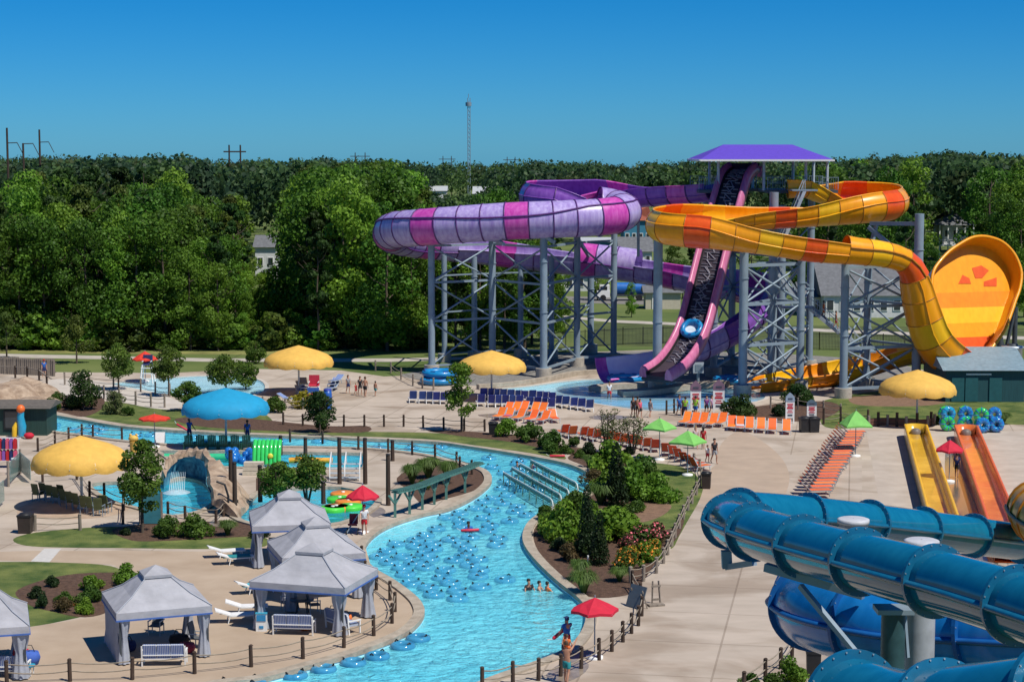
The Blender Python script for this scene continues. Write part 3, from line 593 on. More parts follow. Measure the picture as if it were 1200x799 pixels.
def raftmesh(root,R_,r):
    m=MB(); m.tube([(R_*math.cos(a),R_*math.sin(a),r) for a in [2*PI*i/20 for i in range(20)]],r,8,closed=True); m.build('ring',mat('raft_blue',(.01,.22,.50),.35,coat=.3),root)
    m=MB(); m.lathe([(R_,.1),(R_*.5,.12),(.02,.12)],20); m.lathe([(R_,.02),(.02,.02)],20); m.build('floor',mat('raft_white',(.62,.68,.74),.5),root)
    for i in range(8):
        a=2*PI*i/8; m=MB(); m.bar((R_*math.cos(a)*1.05,R_*math.sin(a)*1.05,2*r-.02),(R_*math.cos(a+.3)*1.05,R_*math.sin(a+.3)*1.05,2*r-.02),.08,.12); m.build('grab_handle',NAVY,root)
rf=T('round_raft','blue round raft with white floor riding down the pink conveyor','raft'); raftmesh(rf,.85,.27)
i=min(range(len(CP)),key=lambda k:(CP[k]-D(812,386,173.3)).length); t,s,u=CF[i]; rf.location=CP[i]+u*.05; rf.rotation_euler=Matrix((s,t,s.cross(t))).transposed().to_euler()
if s.cross(t).z<0: rf.rotation_euler=Matrix((-s,t,(-s).cross(t))).transposed().to_euler()
r2=T('round_raft','blue round raft parked below the left leg of the purple slide','raft'); raftmesh(r2,1.5,.3)
spread(r2,[(G(514,450)+Vector((0,0,.05)),0,'blue round raft parked below the left leg of the purple slide'),(G(516,449)+Vector((0,0,.68)),1,'blue raft lying on top of another below the left leg of the purple slide'),(G(857,449)+Vector((0,0,.05)),0,'blue round raft parked beside the slide pool right of the conveyor'),(G(733,451)+Vector((0,0,.3)),0,'blue raft lying on the stone island at the foot of the purple slide')])
# ---------------- steel columns and the tower ----------------
def column(root,px,base,top,r,Yt=None,pl=True,cap=0,mt=STEEL):
    b=G(px,base); zt=CAMH-(top-HZ)/FPX*b.y; m=MB(); m.cyl((b.x,b.y,.3),(b.x,b.y,zt),r,n=12); m.cyl((b.x,b.y,.9),(b.x,b.y,.96),r+.16,n=12)
    for z in (zt*.45,zt*.8): m.cyl((b.x,b.y,z),(b.x,b.y,z+.07),r+.07,n=12)
    m.build('column',mt,root)
    if pl: m=MB(); m.cyl((b.x,b.y,-.05),(b.x,b.y,.9),r+.42,n=12); m.build('plinth',PLINTH,root)
    return Vector((b.x,b.y,zt))
def brace(root,a,b,levels,w=.2,x=True):
    """two column tops: horizontals at the levels and crossed braces between them"""
    lv=[z for z in levels if z<=min(a.z,b.z)+.01]
    for z in lv:
        m=MB(); m.bar((a.x,a.y,z),(b.x,b.y,z),w*1.25); m.build('beam',STEEL,root)
    if x:
        for z0,z1 in zip(lv,lv[1:]):
            for p,q in ((a,b),(b,a)):
                m=MB(); m.cyl((p.x,p.y,z0+.1),(q.x,q.y,z1-.1),w*.55,n=6); m.build('brace',STEEL,root)
def saddle(root,p,q):
    m=MB(); m.bar(p,q,.28,.35); m.build('beam',STEEL,root)
ps_=T('purple_slide_supports','grey blue columns and cross braces carrying the purple slide','support frame')
C1=column(ps_,506,438,284,.33); C2=column(ps_,577,433,277,.35); C3=column(ps_,637,442,273,.36); C4=column(ps_,676,429,276,.33); C5=column(ps_,719,424,265,.32); C6=column(ps_,646,420,300,.3); C7=column(ps_,692,413,320,.35); C8=column(ps_,556,421,300,.3); C9=column(ps_,610,418,302,.3); C10=column(ps_,521,424,298,.28)
lv=[.8,5.2,9.0,12.6]
for a,b in ((C1,C2),(C2,C3),(C3,C4),(C4,C5)): brace(ps_,a,b,lv,.17)
for a,b in ((C1,C10),(C10,C8),(C8,C9),(C9,C6),(C6,C7),(C3,C6)): brace(ps_,a,b,[.8,5.2,9.0,11.2],.12,(a is C6) or (a is C3))
for c,q in ((C1,D(505,272,188)),(C1,D(478,282,186)),(C2,D(590,286,180)),(C3,D(650,284,180)),(C5,D(702,276,181.5)),(C5,D(720,262,187)),(C4,D(690,300,197))): saddle(ps_,c-Vector((0,0,.2)),q)
ts=T('tower_supports','cluster of grey columns and braces under the start tower and orange slide','support frame')
T1=column(ts,770,457,280,.42); T2=column(ts,836,441,300,.36); T3=column(ts,857,428,232,.36); T4=column(ts,870,462,292,.40); T5=column(ts,904,452,225,.42); T6=column(ts,937,457,300,.36); T7=column(ts,988,466,305,.36); T8=column(ts,1015,454,300,.36); T9=column(ts,1073,462,250,.42); T10=column(ts,914,440,240,.4,pl=False); T11=column(ts,948,432,225,.36); T12=column(ts,826,426,228,.34)
for a,b in ((T4,T6),(T7,T9)): brace(ts,a,b,[.8,4.4,8.1,11.6])
for a,b in ((T4,T5),(T5,T6),(T8,T9),(T8,T7),(T2,T3),(T3,T10),(T10,T11),(T12,T3)): brace(ts,a,b,[.8,4.4,8.1,11.6],.16)
for a,b in ((T10,T11),(T3,T10),(T12,T3)): brace(ts,a,b,[11.6,14.6,17.6],.15)
z=T9.z-.9
for p,q in ((T9-Vector((0,0,.9)),D(1020,262,172)),(T9-Vector((0,0,5)),D(1018,266,172)),(T1-Vector((0,0,.2)),D(800,275,166)),(T4-Vector((0,0,.2)),D(868,284,161)),(T6-Vector((0,0,.2)),D(935,294,162)),(T7-Vector((0,0,.2)),D(985,303,162.5)),(T1,D(770,272,170)),(T9-Vector((0,0,4)),D(1045,310,164)),(T12-Vector((0,0,.5)),D(790,236,187)),(D(748,300,190),D(748,240,189)),(T8,D(1030,250,174))): saddle(ts,p,q)
m=MB(); 
tw=T('start_tower','slide start platform with railings under a purple hip canopy','platform'); px0,px1=818,980; Y0,Y1=181.,190.; zp=18.15
a=D(px0,220,182).x; b=D(px1,220,182).x
xl,xr=D(838,220,182).x,D(898,220,182).x
for q0,q1 in ((a,xl),(xr,b)): m=MB(); m.box(((q0+q1)/2,(Y0+Y1)/2,zp-.2),(q1-q0,Y1-Y0,.3)); m.build('deck',mat('deck_steel',(.07,.09,.11),.6),tw)
m=MB(); m.box(((xl+xr)/2,Y1-.8,zp-.2),(xr-xl-.02,1.6,.28)); m.build('deck',mat('deck_steel',(.07,.09,.11),.6),tw)
for y,a_,b_ in ((Y0,a,xl),(Y0,xr,D(918,220,182).x),(Y0,D(958,220,182).x,b),(Y1,a,b)):
    n_=max(1,round((b_-a_)/1.6))
    for i in range(n_+1): x=a_+(b_-a_)*i/n_; m=MB(); m.bar((x,y,zp),(x,y,zp+1.2),.06); m.build('rail_post',STEEL,tw)
    for z in (zp+.6,zp+1.15): m=MB(); m.bar((a_,y,z),(b_,y,z),.05); m.build('rail',STEEL,tw)
    m=MB(); n_=int((b_-a_)/.22)
    for i in range(n_): xx=a_+(b_-a_)*i/n_; m.bar((xx,y,zp),(xx,y,zp+1.1),.02)
    m.build('rail_bars',STEEL,tw,kind='stuff')
for px in (841,894,943,968):
    for y in (181.3,189.5):
        x=D(px,200,182).x; m=MB(); m.cyl((x,y,zp-.1),(x,y,21.15),.14,n=8); m.build('roof_post',STEELL,tw)
xa,xb=D(816,187,182).x,D(970,187,182).x; ra,rb_=D(851,170,182).x,D(933,170,182).x; ya,yb,ym=178.5,191.,184.5; ze,zr=21.02,22.45
m=MB(); m.add([(xa,ya,ze),(xb,ya,ze),(xb,yb,ze),(xa,yb,ze),(ra,ym,zr),(rb_,ym,zr)],[(0,1,5,4),(1,2,5),(2,3,4,5),(3,0,4)]); m.add([(xa,ya,ze),(xb,ya,ze),(xb,yb,ze),(xa,yb,ze),(ra,ym,zr-.06),(rb_,ym,zr-.06)],[(4,5,1,0),(5,2,1),(5,4,3,2),(4,0,3)])
m.build('canopy',mat('purple_canvas',(.13,.07,.55),.8,.08,trans=.15),tw)
for p,q in (((xa,ya),(xb,ya)),((xb,ya),(xb,yb)),((xb,yb),(xa,yb)),((xa,yb),(xa,ya))): m=MB(); m.bar((*p,ze-.07),(*q,ze-.07),.16,.18); m.build('eave_beam',WHITE,tw)
st=T('tower_stairs','flights of grey steel stairs zigzagging up beneath the start tower','stairs')
def flight(a,b,w=1.3,n=16):
    d=(b-a); h=Vector((d.x,d.y,0)).normalized(); s=Vector((-h.y,h.x,0))*w/2
    for q in (s,-s): 
        m=MB(); m.bar(a+q,b+q,.08,.3); m.build('stringer',STEELL,st); m=MB(); m.bar(a+q+Vector((0,0,1)),b+q+Vector((0,0,1)),.06)
        for i in range(6): p=a.lerp(b,i/5)+q; m.bar(p,p+Vector((0,0,1)),.05)
        m.build('hand_rail',STEELL,st)
    for i in range(n): p=a.lerp(b,(i+.5)/n); m=MB(); m.box(p,(.3,w,.05),math.atan2(h.y,h.x)); m.build('step',STEEL,st)
def landing(c,w,d): m=MB(); m.box(c,(w,d,.14)); m.build('landing',STEEL,st)
f1=D(985,390,176); f2=D(949,360,177); flight(f1,f2); landing(f2+Vector((-1.2,0,0)),2.6,2.6)
f3=D(992,442,172); flight(G(990,440),D(1006,412,173.5),1.2,12); landing(D(1009,411,174),2.4,2.4); flight(D(1010,411,176),f1+Vector((.4,.3,0)),1.2,6)
for z0,z1,s_ in ((f2.z,f2.z+4,1),(f2.z+4,zp,-1)):
    xa_=D(940,300,179).x; xb_=D(905,300,179).x; A=(xa_,xb_) if s_>0 else (xb_,xa_); flight(Vector((A[0],179.5+s_,z0)),Vector((A[1],179.5+s_,z1))); landing(Vector((A[1],179.5,z1-.02)),2.4,3.4)
# ---------------- racer run-outs ----------------
def racer(name,label,c0,c1,w,mt,mt2,rimm):
    r=T(name,label,'slide run-out'); A=G(*c0); Bv=G(*c1); d=(Bv-A).normalized(); s=Vector((d.y,-d.x,0)); L=(Bv-A).length; h=w/2; nseg=max(3,round(L/3.2))
    for i in range(nseg):
        a=A+d*(L*i/nseg); b=A+d*(L*(i+1)/nseg-.02); m=MB()
        prof=[(-h,.05),(-h,.95),(-h+.16,.95),(-h+.2,.4),(-h+.32,.28),(h-.32,.28),(h-.2,.4),(h-.16,.95),(h,.95),(h,.05)]; n=len(prof)
        vs=[p+s*x+Vector((0,0,z)) for p in (a,b) for x,z in prof]; m.add(vs,[(j,(j+1)%n,n+(j+1)%n,n+j) for j in range(n)],0,False); m.build('trough_section',mt,r)
    k=MB(); pr=[]
    for i in range(13): q=PI*i/12; pr.append((math.cos(q),math.sin(q)))
    vs=[];
    for cx_,cy_ in pr:
        for R_,z in ((h,.05),(h,1.0),(h-.16,1.0),(h-.3,.28)): vs.append(A+s*cx_*R_-d*cy_*R_*1.1+Vector((0,0,z)))
    k.add(vs,[(i*4+j,i*4+j+1,i*4+5+j,i*4+4+j) for i in range(12) for j in range(3)],0,True); k.add([A+Vector((0,0,.28))]+[vs[i*4+3] for i in range(13)],[(0,i+1,i+2) for i in range(12)]); k.build('end_bowl',mt,r)
    k=MB(); k.lathe([(.42,.0),(.40,.25),(.25,.4),(.02,.45)],10); k.build('drain_cover',mat('grey_cover',(.16,.14,.13),.5),r,A-d*.25+Vector((0,0,.28)))
    for sg in (-1,1): k=MB(); k.tube([A+s*sg*(h-.08)+Vector((0,0,.97)),Bv+s*sg*(h-.08)+Vector((0,0,.97))],.11,6); k.build('rim',rimm,r)
WETY=mat('wet_golden_trough',(.58,.33,.02),.25,scale=1.2,col2=(.74,.46,.04),coat=.4); WETO=mat('wet_orange_trough',(.62,.13,.03),.25,scale=1.2,col2=(.75,.22,.05),coat=.4)
racer('racer_run_out','long golden yellow slide run-out lying on the right concrete deck',(1073,513),(1116,660),1.75,WETY,YEL,YL2)
racer('racer_run_out','long orange red slide run-out lying on the right concrete deck',(1132,514),(1186,660),1.8,WETO,RED,mat('orange_rim',(.75,.13,.03),.35))
# ---------------- foreground teal tubes ----------------
TEAL=faded('teal_fibreglass',(.004,.125,.235),(.008,.165,.29),.1); TLF=mat('teal_flange',(.006,.12,.23),.35,coat=.3); BLU2=faded('bright_blue_fibreglass',(.006,.15,.46),(.012,.20,.56),.18); BLF=mat('blue_flange',(.008,.09,.30),.35)
def boltflange(root,Q,F,R_,step,mt,i0=0):
    for i in range(i0,len(Q),step):
        t,s,u=F[i]; k=MB()
        for j in range(22):
            a=2*PI*j/22; p=Q[i]+(s*math.cos(a)+u*math.sin(a))*(R_+.12); k.cyl(p-t*.075,p+t*.075,.017,n=5)
        k.build('bolts',STEEL,root,kind='stuff')
def bigtube(name,label,ctrl,R_,cm,fm,step,per,smooth=True):
    r=T(name,label,'water slide'); Q,F=flume(r,ctrl,R_,lambda s,u,m:cm,step,per,0,0,fm,ring=.15,fw=.055,fs=False); boltflange(r,Q,F,R_,per,fm); return Q,F
bigtube('teal_tube_slide','long teal tube slide with bolted flanges crossing the lower right foreground',[(1450,770,32,'T'),(1300,741,36,'T'),(1200,711,39,'T'),(1120,687,42,'T'),(1040,666,45,'T'),(960,645,49,'T'),(900,628,52.5,'T'),(865,616,55.5,'T'),(853,608,58.5,'T'),(866,602,61,'T'),(905,603,62.5,'T'),(975,609,64.5,'T'),(1060,618,68,'T'),(1150,629,72,'T'),(1260,643,77,'T')],.73,TEAL,TLF,.47,8)
bigtube('blue_tube_slide','bright blue wide tube curving beneath the teal tube at lower right',[(1300,745,46,'T'),(1180,742,47.5,'T'),(1090,738,49,'T'),(1020,730,50,'T'),(965,718,52,'T'),(946,706,55,'T'),(958,698,57.5,'T'),(982,696,58.5,'T')],1.12,BLU2,BLF,.5,7)
bigtube('near_teal_tube','nearest teal tube with bolted flange at the bottom right corner',[(1000,826,31,'T'),(1060,843,29.5,'T'),(1130,840,28,'T'),(1210,834,26.5,'T'),(1330,818,25,'T')],.80,TEAL,TLF,.45,6)
ft=T('tube_slide_supports','thick white capped posts with steel arms holding the teal tubes','support frame')
for px,py,Y,r in ((1000,608,62.5,.52),(1080,633,46.2,.42)):
    p=D(px,py,Y); m=MB(); m.cyl((p.x,p.y,0),(p.x,p.y,p.z-.13),r-.04,n=20); m.build('post',mat('pale_grey_post',(.36,.37,.40),.5,.15,scale=2),ft); m=MB(); m.lathe([(r-.02,-.14),(r+.02,-.13),(r+.02,0),(r-.05,.025),(.02,.03)],24,p); m.build('post_cap',mat('pale_grey_cap',(.50,.51,.54),.5),ft)
p=D(1047,716,45.5); m=MB(); m.cyl((p.x,p.y,0),(p.x,p.y,p.z),.30,n=14); m.build('post',mat('dark_teal_post',(.03,.075,.085),.45,.2),ft); m=MB(); m.box((p.x,p.y,p.z+.05),(.9,.7,.12)); m.build('cap_plate',STEEL,ft)
for a,b,w in ((D(897,664,50.5),D(1012,697,49),.22),(D(938,686,50),D(1014,778,48),.14),(D(1060,716,45.6),D(1064,770,45.4),.07),(D(851,645,56),D(852,665,56),.3),(D(852,664,56),D(884,659,55),.18)): m=MB(); m.bar(a,b,w); m.build('arm',STEEL,ft)
gs=T('gold_tube_slide','golden brown curved flume end at the right edge above the orange run-out','water slide')
flume(gs,[(1300,640,62,'T'),(1250,622,66,'T'),(1222,606,70,'T'),(1214,594,73,'T')],1.1,lambda s,u,m:mat('amber_fibreglass',(.50,.24,.02),.3,scale=1,col2=(.66,.36,.04),coat=.1),.6,3,0,0,DGOLD,120,ring=.06)
# ---------------- buildings, poles and mast beyond the park ----------------
def box_house(name,label,px0,px1,base,Yd,wall_h,roof_h,depth,wm,rm,wins=3,hip=False,z0=0,Y=None,door=False,trim=WHITE,rot=0,over=.4):
    Y=Y or 48400/(base-HZ); a=D(px0,300,Y); b=D(px1,300,Y); w=b.x-a.x
    r=T(name,label,'building',((a.x+b.x)/2,Y+depth/2,0),rot); h=w/2; d=depth/2
    m=MB(); m.box((0,0,z0+wall_h/2),(w,depth,wall_h)); 
    if not hip: m.add([(-h,-d,z0+wall_h),(-h,d,z0+wall_h),(-h,0,z0+wall_h+roof_h),(h,-d,z0+wall_h),(h,d,z0+wall_h),(h,0,z0+wall_h+roof_h)],[(0,2,1),(3,4,5)])
    m.build('wall',wm,r)
    m=MB(); o=over; e=h-d*.9 if hip else h+o; zt=z0+wall_h
    vs=[(-h-o,-d-o,zt-.1),(h+o,-d-o,zt-.1),(h+o,d+o,zt-.1),(-h-o,d+o,zt-.1),(-e,0,zt+roof_h),(e,0,zt+roof_h)]
    m.add(vs,[(0,1,5,4),(1,2,5),(2,3,4,5),(3,0,4),(0,3,2,1)]); m.build('roof',rm,r)
    for i in range(wins):
        x=-h+w*(i+.5)/wins; f=MB(); f.box((x,-d-.04,z0+wall_h*.55),(min(1.4,w/wins*.6),.1,1.5)); fo=f.build('window_frame',trim,r)
        f=MB(); f.box((x,-d-.07,z0+wall_h*.55),(min(1.4,w/wins*.6)-.25,.1,1.25)); f.build('pane',mat('window_glass',(.03,.04,.05),.1,spec=.8),fo)
    if door: f=MB(); f.box((-h*.4,-d-.05,z0+1.05),(1.1,.1,2.1)); f.build('door',trim,r)
    return r,w
GREYR=mat('grey_shingle_roof',(.14,.145,.155),.9,.2,scale=2); REDR=mat('red_brown_roof',(.30,.085,.05),.8,.15); CREAM=mat('cream_wall',(.55,.50,.40),.8,.1); WWALL=mat('white_wall',(.62,.63,.63),.7,.08); TEALB=mat('teal_blue_wall',(.05,.22,.34),.7,.1); LGREY=mat('light_metal_roof',(.45,.47,.48),.5,.1)
box_house('small_house','white house with a dark roof peeping through the gap in the left woods',299,323,0,0,5.6,1.8,7,WWALL,GREYR,2,Y=318)
box_house('house','tan and white house with grey roof far off among the left treetops',246,259,0,0,8.5,2.5,9,CREAM,GREYR,1,Y=600)
box_house('warehouse','long low white roofed building far off left of the radio mast',497,523,0,0,8,1.5,12,WWALL,LGREY,3,Y=640)
box_house('warehouse','long low pale building far off just right of the radio mast',555,577,0,0,7.5,2.2,14,CREAM,LGREY,3,Y=620)
box_house('house','building with a red brown roof seen between the purple slide and the tower',731,763,0,0,7.6,2.6,12,TEALB,REDR,4,Y=385,hip=True)
box_house('house','white and grey house in front of the red roofed building behind the slides',727,764,0,0,3.4,2.4,9,WWALL,GREYR,4,Y=345)
box_house('pump_house','blue walled building with a flat pale roof behind the purple slide',676,722,0,0,4.8,.6,9,TEALB,LGREY,4,Y=352)
box_house('long_shed','long low pale shed behind the purple slide columns',622,700,0,0,2.6,.7,7,WWALL,LGREY,6,Y=292)
box_house('white_cottage','long white building with big grey roof behind the tower stairs',966,1076,372,0,3.,3.9,13,WWALL,GREYR,7)
box_house('cottage_wing','low wing with grey roof left of the big grey roofed white building',942,964,370,0,2.6,1.6,9,WWALL,GREYR,2)
hr,w=box_house('beach_house','two storey house with hipped grey roof and white porch standing on stilts at right',1104,1134,305,0,4.,2.6,8,WWALL,GREYR,3,hip=True,z0=3.2,over=1.3)
for i in range(5): m=MB(); x=-w/2-.8+(w+1.6)*i/4; m.bar((x,-5,0),(x,-5,7.1),.22); m.build('porch_post',WHITE,hr)
m=MB(); m.box((0,-4.6,3.1),(w+1.8,1.6,.25)); m.bar((-w/2-.9,-5.3,4.2),(w/2+.9,-5.3,4.2),.1); m.build('porch',WHITE,hr)
box_house('cream_shed','small cream shed on the grass behind the pink conveyor',757,798,362,0,2.4,.8,4,CREAM,GREYR,0,door=True)
sh,w=box_house('teal_shed','dark teal shed with metal roof at the right edge below the golden dish',1112,1205,472,0,2.9,1.5,9,mat('dark_teal_siding',(.018,.075,.085),.6,.2,scale=2,stretch=(6,1,.3)),mat('blue_grey_metal_roof',(.20,.29,.34),.4,.15),0,trim=DKSTEEL,over=.35)
for x in (-2.4,-1.2,.9): m=MB(); m.box((x,-4.55,1.1),(1.1,.08,2.1)); m.build('door',mat('teal_door',(.02,.10,.11),.5),sh)
m=MB(); m.box((-.6,-4.54,2.45),(2.2,.08,.14)); m.build('lamp_strip',WHITE,sh)
un=T('roof_unit','grey ventilation unit sitting on the teal shed roof','ventilation unit',D(1186,421,168)); m=MB(); m.lathe([(.05,0),(.9,0),(.9,1.0),(1.0,1.0),(1.0,1.2),(.02,1.25)],14); m.build('casing',STEELL,un); m=MB(); m.lathe([(.5,1.25),(.5,1.4),(.02,1.42)],10); m.build('fan_guard',DKSTEEL,un)
# pickup truck with a blue load
tk=T('truck','white truck with a blue tank load parked behind the purple slide','truck',G(728,352))
m=MB(); m.prism([(-3.6,-1),(-1.7,-1),(-1.7,1),(-3.6,1)],.5,1.5); m.prism([(-3.2,-.95),(-1.75,-.95),(-1.75,.95),(-3.2,.95)],1.5,2.3); m.build('cab',WHITE,tk)
m=MB(); m.box((1.2,0,.8),(5.6,2,.3)); m.build('flat_bed',DKSTEEL,tk); m=MB(); m.cyl((-1.2,0,1.75),(3.6,0,1.75),.9,n=14); m.build('tank',mat('truck_blue',(.02,.14,.45),.4),tk)
m=MB(); m.box((-2.6,-.97,1.85),(1.0,.04,.5)); m.build('side_window',BLACK,tk)
for x in (-2.7,1.4,2.6):
    for y in (-.9,.9): m=MB(); m.cyl((x,y-.12,.45),(x,y+.12,.45),.45,n=12); m.build('wheel',BLACK,tk)
def pole(label,px,top,Y,arm=0,r=.2):
    p=D(px,top,Y); o=T('utility_pole',label,'utility pole',(p.x,p.y,0)); m=MB(); m.cyl((0,0,0),(0,0,p.z),r*1.3,r*.8,6); m.build('shaft',WOODD,o)
    if arm: m=MB(); z=p.z-arm; m.bar((0,0,z),(1.6,0,z+.05),.14); m.bar((1.6,0,z),(2.5,0,z-1.8),.1); m.build('cross_arm',WOODD,o)
pole('leftmost tall bare pole rising above the trees at the left edge',8,150,300,2.4); pole('shorter pole between two tall ones above the left treetops',27,168,300,.1); pole('tall thin pole above the left treetops, right of the other two',46,152,330,2.2)
def hframe(label,px,top,Y,w,r=.22):
    o=T('power_pylon',label,'pylon',(D(px,top,Y).x,Y,0)); z=D(px,top,Y).z; h=w/2
    for x in (-h,h): m=MB(); m.cyl((x,0,0),(x,0,z),r,r*.8,6); m.build('post',WOODD,o)
    m=MB(); m.bar((-h*2,0,z-1.5),(h*2,0,z-1.5),.3); m.bar((-h,0,z-3),(0,0,z-4.6),.16); m.bar((h,0,z-3),(0,0,z-4.6),.16); m.bar((-h,0,z-4.7),(h,0,z-4.7),.2); m.build('cross_arm',WOODD,o)
hframe('dark twin post power pylon above the trees left of centre',275,170,420,2.5); hframe('small distant power pylon above the trees, left of the radio mast',422,179,760,4); hframe('tiny distant power pylon just left of the radio mast',524,183,900,4); hframe('tiny distant power pylon just right of the radio mast',599,184,950,4)
rm=T('radio_mast','tall thin grey lattice radio mast rising above the far woods','radio mast',(D(549,115,700).x,700,0)); Zm=D(549,115,700).z
for k in range(3): a=2*PI*k/3; m=MB(); m.cyl((.6*math.cos(a),.6*math.sin(a),0),(.6*math.cos(a),.6*math.sin(a),Zm),.13,n=5); m.build('leg',STEEL,rm)
m=MB()
for i in range(int(Zm/1.6)):
    for k in range(3): a=2*PI*k/3; b=2*PI*(k+1)/3; m.bar((.6*math.cos(a),.6*math.sin(a),i*1.6),(.6*math.cos(b),.6*math.sin(b),(i+1)*1.6),.1)
m.build('lattice',STEEL,rm); m=MB(); m.cyl((0,0,Zm-3.),(0,0,Zm-1.6),1.1,n=8); m.cyl((0,0,Zm),(0,0,Zm+1.5),.12,n=5); m.build('antenna',STEEL,rm)
def picket(label,pxs,h,name='metal_fence'):
    o=T(name,label,'fence'); P=px2g(pxs)
    for a,b in zip(P,P[1:]):
        L=(b-a).length; n=max(1,round(L/2.4)); m=MB()
        for i in range(n+1): p=a.lerp(b,i/n); k=MB(); k.bar(p,p+Vector((0,0,h+.1)),.09); k.build('post',BLACK,o)
        for z in (.15,h-.1): k=MB(); k.bar(a+Vector((0,0,z)),b+Vector((0,0,z)),.05); k.build('rail',BLACK,o)
        q=int(L/.16)
        for i in range(q): p=a.lerp(b,i/q); m.bar(p,p+Vector((0,0,h)),.022)
        m.build('pickets',BLACK,o,kind='stuff')
picket('black metal picket fence on the grass behind the pink conveyor',[(640,410),(730,404),(800,402),(870,404)],1.9)
picket('black metal picket fence behind the stairs and columns under the orange slide',[(900,408),(960,410),(1060,413)],1.9)
# ---------------- umbrellas ----------------
def mushroom(px,rim,half,apex,m_,label,group=None):
    Y=19.4*FPX/(rim-HZ); R_=half*Y/FPX; p=D(px,rim,Y); za=CAMH-(apex-HZ)/FPX*Y; r=T('mushroom_umbrella',label,'umbrella',(p.x,p.y,0)); zr=2.6
    H=za-zr; N=48; k=12
    def sc(r_,z,a,i):
        f=abs(math.sin(a*k/2)); e=[0,0,0,.2,.6,1,1][i]; return r_*(1+.012*e*f), z-(.13*f if i>=5 else 0)-(.05*(1-f)*e if i<5 else 0)
    prof=[(.04,za),(R_*.3,za-H*.15),(R_*.6,za-H*.31),(R_*.82,za-H*.47),(R_*.95,za-H*.65),(R_,za-H*.83),(R_*.985,zr)]
    m=MB(); m.lathe(prof,N,mod=sc); m.build('canopy',m_,r)
    m=MB(); m.cyl((0,0,0),(0,0,za-.1),.085,n=8); m.build('pole',STEELL,r)
    for j in range(k):
        a=2*PI*j/k+PI/k*0; m=MB(); m.tube([(q*math.cos(a),q*math.sin(a),z-.08) for q,z in prof[:6]],.03,4); m.build('rib',STEELL,r)
    m=MB(); m.lathe([(.3,0),(.3,.08),(.09,.12)],10); m.build('base',STEELL,r)
mushroom(350,428,41,404.5,YELF,'yellow mushroom umbrella on the far deck near stacked blue loungers')
mushroom(576,434,41,410.5,YELF,'yellow mushroom umbrella in front of the purple slide columns')
mushroom(1075,461,45,433.5,YELF,'yellow mushroom umbrella on the right lawn below the orange slide')
mushroom(95,549,57.5,512,YELF,'large yellow mushroom umbrella over olive chairs at left')
mushroom(264.5,484,51.5,455,BLUF,'turquoise mushroom umbrella beside the dark green chairs')
def parasol(px,rim,half,apex,m_,label,n=8,eave=2.15,rot=.2):
    Y=(CAMH-eave)*FPX/(rim-HZ); R_=half*Y/FPX; p=D(px,rim,Y); za=CAMH-(apex-HZ)/FPX*Y; r=T('parasol',label,'umbrella',(p.x,p.y,0),rot)
    m=MB(); vs=[(0,0,za)]; c=[]
    for q in (.55,1):
        for j in range(n*2):
            a=PI*j/n; f=1 if j%2==0 else math.cos(PI/n)*1.02; z=za+(eave-za)*(q*.92 if q<1 else 1)+(.0 if j%2==0 else -.03 if q<1 else .05); vs.append((R_*q*f*math.cos(a),R_*q*f*math.sin(a),z))
    k=2*n; m.add(vs,[(0,1+j,1+(j+1)%k) for j in range(k)]+[(1+j,1+k+j,1+k+(j+1)%k,1+(j+1)%k) for j in range(k)]); m.build('canopy',m_,r)
    m=MB()
    for j in range(k):
        a,b=Vector(vs[1+k+j]),Vector(vs[1+k+(j+1)%k]); dz=Vector((0,0,-.12)); m.add([a,b,b+dz,a+dz],[(0,1,2,3)])
    m.build('valance',m_,r)
    m=MB(); m.cyl((0,0,0),(0,0,za+.1),.03,n=6); m.build('pole',STEEL,r); m=MB(); m.lathe([(.38,0),(.38,.1),(.06,.16)],10); m.build('base',WHITE,r)
    for j in range(n): v=Vector(vs[1+k+2*j])-Vector((0,0,.03)); m=MB(); m.bar((0,0,za-.06),v,.025); m.build('rib',STEELL,r)
parasol(170,421,15,411.5,REDO,'small orange red parasol over a lifeguard chair at far left')
parasol(181,491.5,18.5,486,REDO,'flat orange red parasol on the bank lawn beside the river')
parasol(425,585,20,571,REDF,'crimson parasol beside the float pool and a standing lifeguard')
parasol(697,722,29.5,707,REDF,'red parasol over the lifeguard beside the river bend at the bottom',6)
parasol(773,503,21,491,GRNF,'upper left lime green parasol over the rust orange loungers',4,2.3); parasol(806,519.5,23.5,506,GRNF,'lower right lime green parasol over the rust orange loungers',4,2.3)
parasol(1003,499,22,482,GRNF,'lime green parasol at the head of the stacked orange loungers',4,2.3,.9)
parasol(1113,529,17.5,517,REDF,'crimson parasol between the yellow and the orange run-outs',6)
